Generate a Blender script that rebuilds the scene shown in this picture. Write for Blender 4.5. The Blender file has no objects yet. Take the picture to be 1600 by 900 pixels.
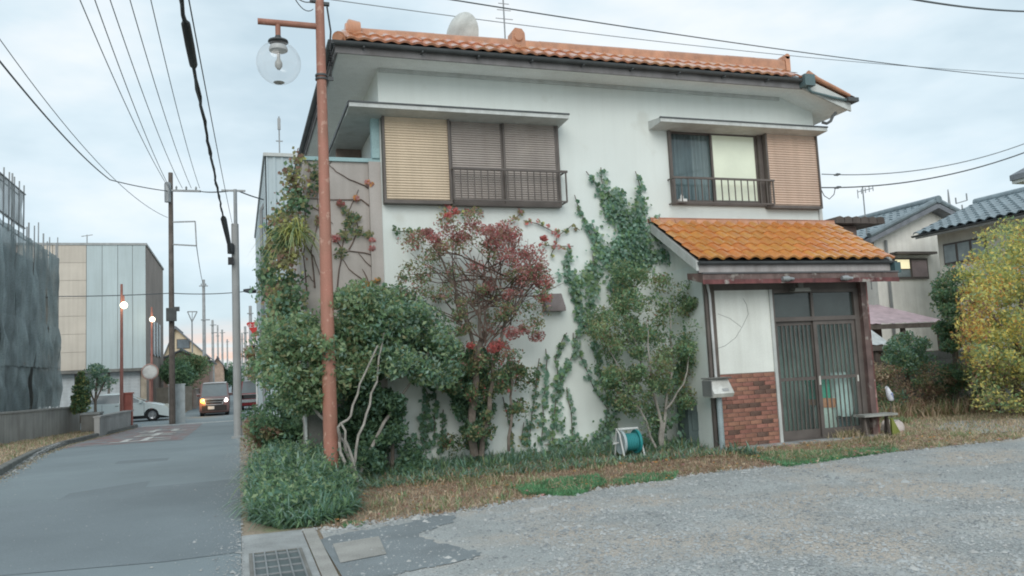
import bpy, bmesh, math, random
import numpy as np
from mathutils import Vector, Matrix
random.seed(7)
RNG = np.random.default_rng(7)
rad = math.radians
sc = bpy.context.scene
C = sc.collection

# ------------------------------------------------------------------ camera
FPX, CAMH = 1260.0, 1.5
YAW, PITCH, ROLL = rad(18.9), rad(5.5), rad(2.75)
_fw = np.array([math.sin(YAW)*math.cos(PITCH), math.cos(YAW)*math.cos(PITCH), math.sin(PITCH)])
_r0 = np.array([math.cos(YAW), -math.sin(YAW), 0.0]); _u0 = np.cross(_r0, _fw)
_R = _r0*math.cos(ROLL)-_u0*math.sin(ROLL); _U = _u0*math.cos(ROLL)+_r0*math.sin(ROLL)
cam = bpy.data.cameras.new('camera'); camo = bpy.data.objects.new('camera', cam); C.objects.link(camo)
cam.sensor_width = 36; cam.lens = 36*FPX/1600; cam.clip_end = 3000; cam.clip_start = .05
camo.matrix_world = Matrix(((_R[0], _U[0], -_fw[0], 0), (_R[1], _U[1], -_fw[1], 0), (_R[2], _U[2], -_fw[2], CAMH), (0, 0, 0, 1)))
sc.camera = camo

# ------------------------------------------------------------------ world, sun, exposure
w = bpy.data.worlds.new('World'); sc.world = w; w.use_nodes = True
nt = w.node_tree; nt.nodes.clear()
SUN_EL, SUN_AZ = rad(30), rad(200)      # azimuth from +Y clockwise: light comes over the viewer's left shoulder
def N(t, tree=None, **k):
    n = (tree or nt).nodes.new(t)
    for a, v in k.items(): setattr(n, a, v)
    return n
L = nt.links.new
out = N('ShaderNodeOutputWorld'); bg = N('ShaderNodeBackground'); bg.inputs[1].default_value = .1
sky = N('ShaderNodeTexSky', sky_type='NISHITA'); sky.sun_disc = False; sky.sun_elevation = SUN_EL; sky.sun_rotation = SUN_AZ
tc = N('ShaderNodeTexCoord'); sep = N('ShaderNodeSeparateXYZ'); L(tc.outputs['Generated'], sep.inputs[0])
mp = N('ShaderNodeMapping'); mp.inputs['Scale'].default_value = (1, 1, 2.6); L(tc.outputs['Generated'], mp.inputs[0])
n1 = N('ShaderNodeTexNoise'); n1.inputs['Scale'].default_value = 3.0; n1.inputs['Detail'].default_value = 5; n1.inputs['Roughness'].default_value = .52
L(mp.outputs[0], n1.inputs[0])
cr = N('ShaderNodeValToRGB'); e = cr.color_ramp; e.elements[0].position = .36; e.elements[1].position = .64
e.elements[0].color = (4.7, 5.85, 6.5, 1); e.elements[1].color = (7.5, 7.95, 8.15, 1)
m_ = e.elements.new(.5); m_.color = (6.0, 7.05, 7.6, 1)
L(n1.outputs[0], cr.inputs[0])
# low glow of the dusk, towards the end of the street (+Y), a few degrees above the horizon
dt = N('ShaderNodeVectorMath', operation='DOT_PRODUCT'); dt.inputs[1].default_value = (0.0, 1.0, 0); L(tc.outputs['Generated'], dt.inputs[0])
a1 = N('ShaderNodeMapRange'); a1.inputs[1].default_value = .994; a1.inputs[2].default_value = 1; L(dt.outputs['Value'], a1.inputs[0])
a2 = N('ShaderNodeMapRange'); a2.inputs[1].default_value = .075; a2.inputs[2].default_value = .03; L(sep.outputs[2], a2.inputs[0])
n2 = N('ShaderNodeTexNoise'); n2.inputs['Scale'].default_value = 5; mp2 = N('ShaderNodeMapping'); mp2.inputs['Scale'].default_value = (1, 1, 14)
L(tc.outputs['Generated'], mp2.inputs[0]); L(mp2.outputs[0], n2.inputs[0])
n2r = N('ShaderNodeMapRange'); n2r.inputs[1].default_value = .35; n2r.inputs[2].default_value = .6; L(n2.outputs[0], n2r.inputs[0])
mu = N('ShaderNodeMath', operation='MULTIPLY'); L(a1.outputs[0], mu.inputs[0]); L(a2.outputs[0], mu.inputs[1])
mu2 = N('ShaderNodeMath', operation='MULTIPLY'); L(mu.outputs[0], mu2.inputs[0]); L(n2r.outputs[0], mu2.inputs[1])
mx0 = N('ShaderNodeMix', data_type='RGBA'); mx0.inputs[0].default_value = .9; L(sky.outputs[0], mx0.inputs[6]); L(cr.outputs[0], mx0.inputs[7])
mx1 = N('ShaderNodeMix', data_type='RGBA'); L(mu2.outputs[0], mx1.inputs[0]); L(mx0.outputs[2], mx1.inputs[6]); mx1.inputs[7].default_value = (9.0, 5.2, 3.6, 1)
L(mx1.outputs[2], bg.inputs[0]); L(bg.outputs[0], out.inputs[0])
sl = bpy.data.lights.new('sun', 'SUN'); sl.energy = 1.25; sl.angle = rad(40); sl.color = (1, .95, .88)
so = bpy.data.objects.new('sun', sl); C.objects.link(so)
_d = Vector((math.sin(SUN_AZ)*math.cos(SUN_EL), math.cos(SUN_AZ)*math.cos(SUN_EL), math.sin(SUN_EL)))
so.rotation_euler = _d.to_track_quat('Z', 'Y').to_euler(); so.location = _d*60
sc.view_settings.view_transform = 'Standard'; sc.view_settings.look = 'None'; sc.view_settings.exposure = 0.40; sc.view_settings.gamma = 1
sc.cycles.max_bounces = 8; sc.cycles.diffuse_bounces = 5; sc.cycles.transparent_max_bounces = 12
sc.cycles.filter_width = 1.9

# ------------------------------------------------------------------ measuring helpers
def _ray(px, py): return _fw+_R*(px-800)/FPX-_U*(py-450)/FPX
_O = np.array([0, 0, CAMH])
def at(px, py, Y): d = _ray(px, py); return _O+d*Y/d[1]
def atx(px, py, X): d = _ray(px, py); return _O+d*X/d[0]
def dep(px, py, D): return _O+_ray(px, py)*D
def zg(Y):
    t = min(max((Y-14)/26, 0), 1); return -.4*t*t*(3-2*t)
def G(px, py):
    d = _ray(px, py); z = 0
    for i in range(30): z = .5*z+.5*zg((z-CAMH)/d[2]*d[1])
    return _O+d*(z-CAMH)/d[2]

# ------------------------------------------------------------------ materials
MATS = {}
def M(name, col, rough=.7, var=.12, scale=3, fine=.06, fscale=60, bump=.0, bscale=80, metal=0, rand=0, spec=.4, col2=None, streak=0, coat=0, emit=0, hue=0, blotch=None):
    if name in MATS: return MATS[name]
    m = bpy.data.materials.new(name); m.use_nodes = True; t = m.node_tree; b = t.nodes['Principled BSDF']; K = t.links.new
    b.inputs['Roughness'].default_value = rough; b.inputs['Metallic'].default_value = metal; b.inputs['Specular IOR Level'].default_value = spec
    b.inputs['Coat Weight'].default_value = coat; b.inputs['Coat Roughness'].default_value = .12
    tc = N('ShaderNodeTexCoord', t); src = tc.outputs['Object']
    def noise(s, det=4, sc3=None):
        n = N('ShaderNodeTexNoise', t); n.inputs['Scale'].default_value = s; n.inputs['Detail'].default_value = det
        if sc3:
            mp = N('ShaderNodeMapping', t); mp.inputs['Scale'].default_value = sc3; K(src, mp.inputs[0]); K(mp.outputs[0], n.inputs[0])
        else: K(src, n.inputs[0])
        return n.outputs[0]
    def mixc(fac, a, b_, typ='MIX'):
        x = N('ShaderNodeMix', t, data_type='RGBA', blend_type=typ)
        for i, v in ((0, fac), (6, a), (7, b_)):
            if isinstance(v, (int, float)): x.inputs[i].default_value = v
            elif isinstance(v, tuple): x.inputs[i].default_value = (*v, 1)
            else: K(v, x.inputs[i])
        return x.outputs[2]
    def rng(s, lo, hi, a=0., b_=1.):
        r = N('ShaderNodeMapRange', t); K(s, r.inputs[0])
        for i, v in enumerate((lo, hi, a, b_)): r.inputs[i+1].default_value = v
        return r.outputs[0]
    c2 = col2 or tuple(x*(1-2.2*var) for x in col)
    c = mixc(rng(noise(scale), .35, .65), tuple(col), tuple(c2))
    if blotch: c = mixc(rng(noise(blotch[1], 6), blotch[2], blotch[2]+blotch[3]), c, tuple(blotch[0]))
    if fine: c = mixc(1.0, c, mixc(rng(noise(fscale, 3), .3, .7), (1-fine*2,)*3, (1+fine,)*3), 'MULTIPLY')
    if streak: c = mixc(1.0, c, mixc(rng(noise(1.0, 6, (7, 7, .35)), .42, .68), (1, 1, 1), (1-streak, 1-streak*1.05, 1-streak*1.15)), 'MULTIPLY')
    if rand or hue:
        oi = N('ShaderNodeObjectInfo', t)
        hs = N('ShaderNodeHueSaturation', t); K(c, hs.inputs['Color']); K(rng(oi.outputs['Random'], 0, 1, 1-rand, 1+rand), hs.inputs['Value'])
        if hue:
            mm = N('ShaderNodeMath', t, operation='MULTIPLY'); K(oi.outputs['Random'], mm.inputs[0]); mm.inputs[1].default_value = 7.3
            fr = N('ShaderNodeMath', t, operation='FRACT'); K(mm.outputs[0], fr.inputs[0]); K(rng(fr.outputs[0], 0, 1, .5-hue, .5+hue), hs.inputs['Hue'])
        c = hs.outputs[0]
    K(c, b.inputs['Base Color'])
    if bump:
        bp = N('ShaderNodeBump', t); bp.inputs['Strength'].default_value = bump; bp.inputs['Distance'].default_value = .02; K(noise(bscale, 5), bp.inputs['Height']); K(bp.outputs[0], b.inputs['Normal'])
    if emit:
        b.inputs['Emission Color'].default_value = (*col, 1); b.inputs['Emission Strength'].default_value = emit
    MATS[name] = m; return m
def glass(name, tint=(.8, .85, .85), clear=.8, rough=.03, milk=0.0, milkcol=(.8, .85, .85), ior=1.5):
    m = bpy.data.materials.new(name); m.use_nodes = True; t = m.node_tree; t.nodes.clear(); K = t.links.new
    o = N('ShaderNodeOutputMaterial', t); tr = N('ShaderNodeBsdfTransparent', t); tr.inputs[0].default_value = (*[x*clear for x in tint], 1)
    gl = N('ShaderNodeBsdfGlossy', t); gl.inputs['Roughness'].default_value = rough
    lw = N('ShaderNodeLayerWeight', t); pw = N('ShaderNodeMath', t, operation='POWER'); K(lw.outputs['Facing'], pw.inputs[0]); pw.inputs[1].default_value = 4; fr = N('ShaderNodeMath', t, operation='MULTIPLY_ADD'); K(pw.outputs[0], fr.inputs[0]); fr.inputs[1].default_value = .75 if ior > 1.3 else .35; fr.inputs[2].default_value = .05; mx = N('ShaderNodeMixShader', t); K(fr.outputs[0], mx.inputs[0]); K(tr.outputs[0], mx.inputs[1]); K(gl.outputs[0], mx.inputs[2])
    last = mx.outputs[0]
    if milk:
        df = N('ShaderNodeBsdfDiffuse', t); df.inputs[0].default_value = (*milkcol, 1)
        n = N('ShaderNodeTexNoise', t); n.inputs['Scale'].default_value = 5; r = N('ShaderNodeMapRange', t); K(n.outputs[0], r.inputs[0]); r.inputs[3].default_value = milk*.6; r.inputs[4].default_value = milk*1.4
        m2 = N('ShaderNodeMixShader', t); K(r.outputs[0], m2.inputs[0]); K(last, m2.inputs[1]); K(df.outputs[0], m2.inputs[2]); last = m2.outputs[0]
    K(last, o.inputs[0]); return m
def leafm(name, col, tl=.5):
    m = bpy.data.materials.new(name); m.use_nodes = True; t = m.node_tree; b = t.nodes['Principled BSDF']; K = t.links.new
    b.inputs['Roughness'].default_value = .55; b.inputs['Specular IOR Level'].default_value = .35
    tc = N('ShaderNodeTexCoord', t); n = N('ShaderNodeTexNoise', t); n.inputs['Scale'].default_value = 5; n.inputs['Detail'].default_value = 6; K(tc.outputs['Object'], n.inputs[0])
    r = N('ShaderNodeMapRange', t); r.inputs[1].default_value = .3; r.inputs[2].default_value = .7; K(n.outputs[0], r.inputs[0])
    x = N('ShaderNodeMix', t, data_type='RGBA'); K(r.outputs[0], x.inputs[0]); x.inputs[6].default_value = (*[v*.7 for v in col], 1); x.inputs[7].default_value = (*[v*1.3 for v in col], 1)
    K(x.outputs[2], b.inputs['Base Color'])
    o = t.nodes['Material Output']; ts = N('ShaderNodeBsdfTranslucent', t); K(x.outputs[2], ts.inputs[0]); ms = N('ShaderNodeMixShader', t); ms.inputs[0].default_value = tl
    K(b.outputs[0], ms.inputs[1]); K(ts.outputs[0], ms.inputs[2]); K(ms.outputs[0], o.inputs[0]); return m

# ------------------------------------------------------------------ object helpers
OFF = {}
def tag(o, label=None, cat=None, group=None, kind=None):
    if label: o['label'] = label
    if cat: o['category'] = cat
    if group: o['group'] = group
    if kind: o['kind'] = kind
    return o
def thing(name, label, cat, loc=(0, 0, 0), rz=0, group=None):
    o = bpy.data.objects.new(name, None); C.objects.link(o); o.location = loc; o.rotation_euler = (0, 0, rz); o.empty_display_size = .2
    OFF[o.name] = Vector(loc); return tag(o, label, cat, group)
def link(name, me, parent=None, local=False, loc=None):
    o = bpy.data.objects.new(name, me); C.objects.link(o)
    if parent:
        o.parent = parent; OFF[o.name] = OFF.get(parent.name, Vector((0, 0, 0)))
        if loc is not None: o.location = Vector(loc) if local else Vector(loc)-OFF[parent.name]
    else:
        OFF[o.name] = Vector(loc) if loc is not None else Vector((0, 0, 0))
        if loc is not None: o.location = loc
    return o
class MB:
    def __init__(s): s.v = []; s.f = []; s.m = []; s.cur = 0
    def add(s, vs, fs):
        b = len(s.v); s.v += [tuple(map(float, p)) for p in vs]; s.f += [tuple(i+b for i in f) for f in fs]; s.m += [s.cur]*len(fs); return s
    def box(s, x0, x1, y0, y1, z0, z1):
        if x0 > x1: x0, x1 = x1, x0
        if y0 > y1: y0, y1 = y1, y0
        if z0 > z1: z0, z1 = z1, z0
        return s.add([(x0, y0, z0), (x1, y0, z0), (x1, y1, z0), (x0, y1, z0), (x0, y0, z1), (x1, y0, z1), (x1, y1, z1), (x0, y1, z1)],
                     [(0, 3, 2, 1), (4, 5, 6, 7), (0, 1, 5, 4), (1, 2, 6, 5), (2, 3, 7, 6), (3, 0, 4, 7)])
    def bar(s, a, b, w, h):
        a = Vector(a); b = Vector(b); d = (b-a).normalized(); up = Vector((0, 0, 1)) if abs(d.z) < .95 else Vector((0, 1, 0))
        r = d.cross(up).normalized()*w/2; u = r.cross(d).normalized()*h/2
        return s.add([a-r-u, a+r-u, a+r+u, a-r+u, b-r-u, b+r-u, b+r+u, b-r+u], [(0, 1, 2, 3), (7, 6, 5, 4), (0, 4, 5, 1), (1, 5, 6, 2), (2, 6, 7, 3), (3, 7, 4, 0)])
    def tube(s, pts, r, n=8, cap=True):
        P = [Vector(p) for p in pts]; rs = r if isinstance(r, (list, tuple)) else [r]*len(P); vs = []; fs = []; ref = None
        for i, p in enumerate(P):
            d = (P[min(i+1, len(P)-1)]-P[max(i-1, 0)]).normalized()
            if ref is None: ref = Vector((1, 0, 0)) if abs(d.x) < .8 else Vector((0, 1, 0))
            u = (ref-d*ref.dot(d)).normalized(); v = d.cross(u); ref = u
            for k in range(n): a = 2*math.pi*k/n; vs.append(p+(u*math.cos(a)+v*math.sin(a))*rs[i])
        for i in range(len(P)-1):
            for k in range(n): k2 = (k+1) % n; fs.append((i*n+k, i*n+k2, (i+1)*n+k2, (i+1)*n+k))
        if cap: fs += [tuple(range(n))[::-1], tuple((len(P)-1)*n+k for k in range(n))]
        return s.add(vs, fs)
    def lathe(s, prof, c=(0, 0, 0), n=16, axis='z'):
        vs = []; fs = []
        for r, h in prof:
            for k in range(n):
                a = 2*math.pi*k/n; x, y = r*math.cos(a), r*math.sin(a)
                p = {'z': (x, y, h), 'y': (x, h, y), 'x': (h, x, y)}[axis]; vs.append((p[0]+c[0], p[1]+c[1], p[2]+c[2]))
        for i in range(len(prof)-1):
            for k in range(n): k2 = (k+1) % n; fs.append((i*n+k, i*n+k2, (i+1)*n+k2, (i+1)*n+k))
        return s.add(vs, fs)
    def prism(s, poly, ax, a, b):
        """poly: 2-D points; ax: axis of extrusion; a, b: from, to"""
        def p3(p, t): return {'x': (t, p[0], p[1]), 'y': (p[0], t, p[1]), 'z': (p[0], p[1], t)}[ax]
        n = len(poly); vs = [p3(p, a) for p in poly]+[p3(p, b) for p in poly]
        return s.add(vs, [tuple(range(n)), tuple(range(n, 2*n))[::-1]]+[(i, i+n, (i+1) % n+n, (i+1) % n) for i in range(n)])
    def mesh(s, name, mats, off=(0, 0, 0), smooth=True, fix=True):
        me = bpy.data.meshes.new(name); o = Vector(off); me.from_pydata([(x-o.x, y-o.y, z-o.z) for x, y, z in s.v], [], s.f)
        for m in (mats if isinstance(mats, (list, tuple)) else [mats]): me.materials.append(m)
        me.polygons.foreach_set('material_index', s.m)
        if fix:
            bm = bmesh.new(); bm.from_mesh(me); bmesh.ops.recalc_face_normals(bm, faces=bm.faces); bm.to_mesh(me); bm.free()
        if smooth: me.polygons.foreach_set('use_smooth', [True]*len(s.f)); me.set_sharp_from_angle(angle=rad(38))
        me.update(); return me
    def build(s, name, mats, parent=None, local=False, **k):
        off = (0, 0, 0) if (local or not parent) else OFF[parent.name]
        o = link(name, s.mesh(name, mats, off), parent); return tag(o, **k) if k else o
def B(name, mat, parent, *boxes, **k):
    m = MB()
    for b in boxes: m.box(*b)
    return m.build(name, mat, parent, **k)
def T(name, mat, parent, pts, r, n=8, **k): return MB().tube(pts, r, n).build(name, mat, parent, **k)
def copy_tree(o, parent=None):
    c = o.copy(); C.objects.link(c); c.parent = parent
    OFF[c.name] = OFF.get(o.name, Vector((0, 0, 0)))
    for ch in [x for x in o.children]: copy_tree(ch, c)
    return c

# ------------------------------------------------------------------ palette
m_wall = M('white_plaster', (.70, .755, .735), .85, var=.03, scale=.9, fine=.03, fscale=90, bump=.15, bscale=140, streak=.03, blotch=((.62, .66, .63), 2.2, .60, .12))
m_wallp = M('porch_plaster', (.74, .77, .73), .8, var=.04, scale=2, fine=.03, streak=.1)
m_pink = M('pinkish_render', (.49, .455, .43), .9, var=.07, scale=1.5, fine=.05, fscale=120, bump=.3, bscale=160, streak=.12)
m_soffit = M('painted_board', (.80, .81, .79), .8, var=.04, scale=1.2, streak=.05)
m_trimw = M('pale_trim', (.55, .58, .57), .6, var=.06, scale=4, streak=.12)
m_cyan = M('cyan_metal_cap', (.33, .50, .52), .5, var=.08, scale=3)
m_dark = M('dark_gutter', (.085, .095, .10), .55, var=.15, scale=3)
m_brownf = M('brown_frame', (.135, .118, .108), .5, var=.12, scale=4)
m_shutA = M('beige_shutter', (.63, .52, .39), .6, var=.07, scale=1.2, fine=.04, streak=.12)
m_shutA2 = M('rosy_beige_shutter', (.60, .45, .36), .6, var=.06, scale=1.2, fine=.04, streak=.12)
m_shutB = M('grey_brown_shutter', (.38, .34, .315), .6, var=.08, scale=2, fine=.04, streak=.1)
m_tile = M('glazed_salmon_tile', (.60, .27, .145), .3, var=.10, scale=14, fine=.08, rand=.12, hue=.010, spec=.7, coat=.6)
m_tile2 = M('glazed_orange_tile', (.60, .27, .095), .30, var=.10, scale=7, fine=.05, rand=.10, hue=.010, spec=.6, coat=.35, col2=(.52, .21, .05))
m_ridge = M('ridge_tile_clay', (.56, .27, .155), .4, var=.12, scale=5, rand=.1, spec=.6, coat=.3)
m_lip = M('mortar', (.5, .46, .42), .9)
m_rust = M('rust_brown_paint', (.40, .18, .135), .6, var=.16, scale=2.5, fine=.05, streak=.2, col2=(.33, .165, .12), blotch=((.47, .28, .22), 11, .60, .05))
m_rustd = M('red_brown_metal', (.19, .13, .12), .6, var=.2, scale=4, streak=.25, blotch=((.3, .27, .25), 6, .6, .1))
m_brick = M('brick_face', (.38, .185, .135), .8, var=.15, scale=9, fine=.12, fscale=90, bump=.3, rand=.2, hue=.01)
m_brickd = M('burnt_brick_face', (.23, .14, .11), .8, var=.2, scale=9, fine=.12, fscale=90, bump=.3, rand=.3)
m_mort = M('brick_joint', (.27, .19, .16), .9)
m_asph = M('asphalt', (.26, .31, .33), .9, var=.07, scale=.45, fine=.10, fscale=170, bump=.4, bscale=260, blotch=((.235, .28, .30), 1.3, .5, .25))
m_asph2 = M('old_dark_asphalt', (.265, .30, .315), .9, var=.1, scale=1.5, fine=.14, fscale=120, bump=.5, bscale=200)
m_conc = M('concrete', (.40, .42, .42), .9, var=.12, scale=2, fine=.08, fscale=70, bump=.3, bscale=120, streak=.12)
m_concd = M('dark_concrete', (.25, .25, .235), .9, var=.16, scale=2, fine=.08, fscale=70, bump=.3, bscale=120, streak=.12)
m_concl = M('pale_concrete', (.39, .385, .36), .9, var=.1, scale=3, fine=.1, fscale=80, bump=.3, bscale=150)
m_grav = M('gravel_bed', (.43, .455, .45), .95, var=.10, scale=1.1, fine=.13, fscale=55, bump=.7, bscale=70, blotch=((.46, .42, .37), .8, .46, .14))
m_stone = [M('stone_grey', (.44, .46, .46), .9, rand=0), M('stone_pale', (.50, .505, .49), .9), M('stone_dark', (.29, .31, .32), .9)]
m_earth = M('dry_ground', (.40, .33, .25), .95, var=.14, scale=1.6, fine=.16, fscale=45, bump=.6, bscale=60, blotch=((.27, .29, .17), 1.6, .55, .12))
m_far = M('far_ground', (.20, .20, .14), .95, var=.2, scale=.2)
m_steel = M('grey_steel', (.32, .34, .35), .5, var=.1, metal=.3)
m_pole = M('pole_concrete', (.36, .37, .37), .85, var=.08, scale=1.5, streak=.14)
m_wood = M('weathered_wood', (.17, .145, .13), .85, var=.15, scale=4, streak=.25)
m_blk = M('black_rubber', (.03, .032, .035), .6)
m_white = M('white_paint', (.75, .77, .76), .45, var=.05, scale=3)
g_win = glass('window_glass', clear=.86)
g_door = glass('ribbed_door_glass', (.92, 1, .98), clear=.98, rough=.25, milk=.035, milkcol=(.3, .38, .37))
g_globe = glass('globe_glass', (.99, .99, .99), clear=.985, rough=.05, milk=.05, milkcol=(.85, .85, .83), ior=1.12)
lf = dict(dg=leafm('leaf_dark_green', (.12, .21, .12)), mg=leafm('leaf_mid_green', (.21, .34, .18)), lg=leafm('leaf_light_green', (.36, .47, .27)),
          bg=leafm('leaf_blue_green', (.18, .32, .24)), bl=leafm('leaf_pale_blue_green', (.34, .48, .40)), ol=leafm('leaf_olive', (.30, .30, .16)), yg=leafm('leaf_yellow_green', (.56, .58, .22)),
          ye=leafm('leaf_yellow', (.84, .70, .22)), og=leafm('leaf_orange', (.66, .35, .13)), rd=leafm('leaf_red', (.50, .165, .165)), pr=leafm('leaf_rosy', (.55, .30, .285)), br=leafm('leaf_brown', (.32, .20, .15)),
          ra=leafm('leaf_scarlet', (.62, .19, .17)), st=leafm('straw', (.62, .51, .37)), sb=leafm('dry_brown_straw', (.47, .335, .245)), gg=leafm('lawn_green', (.19, .42, .22)))
m_bark = M('grey_bark', (.20, .17, .145), .9, var=.2, scale=8, bump=.5, bscale=50)
m_barkp = M('pale_bark', (.36, .34, .31), .85, var=.15, scale=8, bump=.3, bscale=50)
m_twig = M('red_brown_twig', (.17, .12, .10), .85, var=.2, scale=8)

# ------------------------------------------------------------------ foliage helpers
def quads(name, V, mi, mats, parent=None, smooth=False, **k):
    """V: (n*4, 3) world points, one quad each"""
    n = len(V)//4; me = bpy.data.meshes.new(name)
    if parent: V = V-np.array(OFF[parent.name])
    me.vertices.add(n*4); me.vertices.foreach_set('co', V.astype(np.float32).ravel())
    me.loops.add(n*4); me.loops.foreach_set('vertex_index', np.arange(n*4, dtype=np.int32))
    me.polygons.add(n); me.polygons.foreach_set('loop_start', np.arange(0, n*4, 4, dtype=np.int32))
    for m in mats: me.materials.append(m)
    me.polygons.foreach_set('material_index', np.asarray(mi, dtype=np.int32)); me.update(); me.validate()
    return tag(link(name, me, parent), kind='stuff', **k)
def leafquads(P, size, flat=None, aspect=.5):
    """a folded diamond per point; flat: preferred normal (n,3)"""
    n = len(P); nrm = RNG.normal(size=(n, 3)); nrm /= np.linalg.norm(nrm, axis=1)[:, None]
    if flat is not None: nrm = nrm*.55+flat; nrm /= np.linalg.norm(nrm, axis=1)[:, None]
    t = RNG.normal(size=(n, 3)); t[:, 2] -= .4; t -= nrm*(t*nrm).sum(1)[:, None]; t /= np.linalg.norm(t, axis=1)[:, None]
    b = np.cross(nrm, t); s = size*RNG.uniform(.6, 1.35, n)[:, None]
    V = np.empty((n, 4, 3)); V[:, 0] = P-t*s*.5; V[:, 1] = P+b*s*aspect*.5+nrm*s*.10; V[:, 2] = P+t*s*.5; V[:, 3] = P-b*s*aspect*.5+nrm*s*.10
    return V.reshape(-1, 3)
def inpoly(p, poly):
    x, y = p; c = False; n = len(poly)
    for i in range(n):
        x1, y1 = poly[i]; x2, y2 = poly[i-1]
        if (y1 > y) != (y2 > y) and x < (x2-x1)*(y-y1)/(y2-y1)+x1: c = not c
    return c
def clumps(poly, n, r, Y, dY, keys, seed=0):
    """clump centres spread through the outline's volume: [(centre, radius, key)]; keys: callable(px,py)->weights dict"""
    rr = random.Random(seed); xs = [p[0] for p in poly]; ys = [p[1] for p in poly]; res = []; cx, cy = sum(xs)/len(xs), sum(ys)/len(ys)
    while len(res) < n:
        p = (rr.uniform(min(xs), max(xs)), rr.uniform(min(ys), max(ys)))
        if not inpoly(p, poly): continue
        yy = Y(p[0]) if callable(Y) else Y
        q = at(*p, yy+rr.uniform(-dY, dY)); res.append((q, r*rr.uniform(.65, 1.3), keys(p[0], p[1], rr) if callable(keys) else keys))
    return res
def foliage(name, parent, cl, per, size, flat=None, squash=.75, aspect=.5, **k):
    """cl: [(centre, radius, {key: weight})]"""
    Ps, Ms = [], []; names = sorted({q for c in cl for q in c[2]}); idx = {q: i for i, q in enumerate(names)}
    for c, r, ws in cl:
        n = int(per*RNG.uniform(.6, 1.4)); d = RNG.normal(size=(n, 3)); d /= np.linalg.norm(d, axis=1)[:, None]
        q = d*(RNG.uniform(0, 1, n)**.45)[:, None]*r*np.array([1, 1, squash])+np.array(c); Ps.append(q)
        kk = list(ws); wv = np.array([ws[x] for x in kk], float); Ms.append(np.array([idx[x] for x in kk])[RNG.choice(len(kk), n, p=wv/wv.sum())])
    P = np.concatenate(Ps); P[:, 2] = np.maximum(P[:, 2], -.35)
    f = None if flat is None else np.tile(np.array(flat, float), (len(P), 1))
    return quads(name, leafquads(P, size, f, aspect), np.concatenate(Ms), [lf[x] for x in names], parent, **k)
def blades(name, base, h, w_, lean, keys, parent=None, seg=3, droop=.5, up=1.0, **k):
    """arching leaf blades from base points (n,3)"""
    n = len(base); a = RNG.uniform(0, 2*math.pi, n); H_ = h*RNG.uniform(.5, 1.25, n); W = w_*RNG.uniform(.6, 1.3, n)
    dirv = np.stack([np.cos(a), np.sin(a), np.zeros(n)], 1); side = np.stack([-np.sin(a), np.cos(a), np.zeros(n)], 1); ln = lean*RNG.uniform(.3, 1.3, n)
    names = list(keys); wv = np.array([keys[x] for x in names], float); mi = RNG.choice(len(names), n, p=wv/wv.sum())
    def pt(t): return base+dirv*(ln*H_*(t**1.6))[:, None]+np.array([0, 0, 1])*(H_*up*(t-droop*ln*t**2.4))[:, None]
    V = []; MI = []
    for s in range(seg):
        t0, t1 = s/seg, (s+1)/seg; p0, p1 = pt(t0), pt(t1); w0 = (W*(1-t0**2)*.5)[:, None]; w1 = (W*(1-t1**2)*.5)[:, None]
        q = np.empty((n, 4, 3)); q[:, 0] = p0-side*w0; q[:, 1] = p0+side*w0; q[:, 2] = p1+side*w1; q[:, 3] = p1-side*w1; V.append(q.reshape(-1, 3)); MI.append(mi)
    return quads(name, np.concatenate(V), np.concatenate(MI), [lf[x] for x in names], parent, **k)
def wob(a, b, n=5, amp=.05, r0=.04, r1=.02, rr=random):
    a, b = Vector(a), Vector(b); L_ = (b-a).length
    return [a.lerp(b, i/n)+Vector((rr.uniform(-1, 1), rr.uniform(-1, 1), rr.uniform(-.5, .5)))*amp*L_*(0 if i in (0, n) else 1) for i in range(n+1)], [r0+(r1-r0)*i/n for i in range(n+1)]

# ================================================================== THE GROUND
YS = [-60, -20, -10, 0, 6, 10, 14]+[14+26*i/14 for i in range(1, 15)]+[43, 46, 50, 55, 65, 90, 140, 300, 900]
def interp(pts, y):
    if y <= pts[0][0]: return pts[0][1]
    for (a, b), (c, d) in zip(pts, pts[1:]):
        if y <= c: return b+(d-b)*(y-a)/(c-a)
    return pts[-1][1]
def strip(name, mat, lfn, rfn, y0, y1, dz, n=40, nx=1, **k):
    ys = sorted(set([y0, y1]+[y for y in np.linspace(y0, y1, n)])); v = []; f = []
    for y in ys:
        for i in range(nx+1):
            x = lfn(y)+(rfn(y)-lfn(y))*i/nx; v.append((x, y, zg(y)+dz))
    for j in range(len(ys)-1):
        for i in range(nx): a = j*(nx+1)+i; f.append((a, a+1, a+nx+2, a+nx+1))
    return MB().add(v, f).build(name, mat, None, **k)
def patch(name, mat, pts, dz, **k):
    return MB().add([(p[0], p[1], zg(p[1])+dz) for p in pts], [tuple(range(len(pts)))]).build(name, mat, None, **k)
v = []; f = []
XSG = [-900, -200, -60, -20, -6, 0, 6, 20, 60, 200, 900]
for y in YS:
    for x in XSG: v.append((x, y, zg(y)-.012))
for j in range(len(YS)-1):
    for i in range(len(XSG)-1): a = j*len(XSG)+i; f.append((a, a+1, a+len(XSG)+1, a+len(XSG)))
MB().add(v, f).build('ground', m_earth, None, kind='structure')
KERB = [(-30, -2.6), (0, -3.0), (16.6, -3.99), (22.1, -4.55), (27, -4.80), (32.3, -4.74), (36, -4.5), (39.4, -4.18), (40.5, -4.6)]
strip('road', m_asph, lambda y: interp(KERB, y), lambda y: 0.0, -25, 40.4, 0, n=60, nx=4, kind='structure')
strip('side_street', m_asph, lambda y: -70, lambda y: 45, 40.4, 50.2, .0, n=8, nx=12, kind='structure')
strip('far_road', m_asph, lambda y: -2.9-.004*y, lambda y: .6+.004*y, 50.2, 420, .0, n=12, kind='structure')
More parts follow.
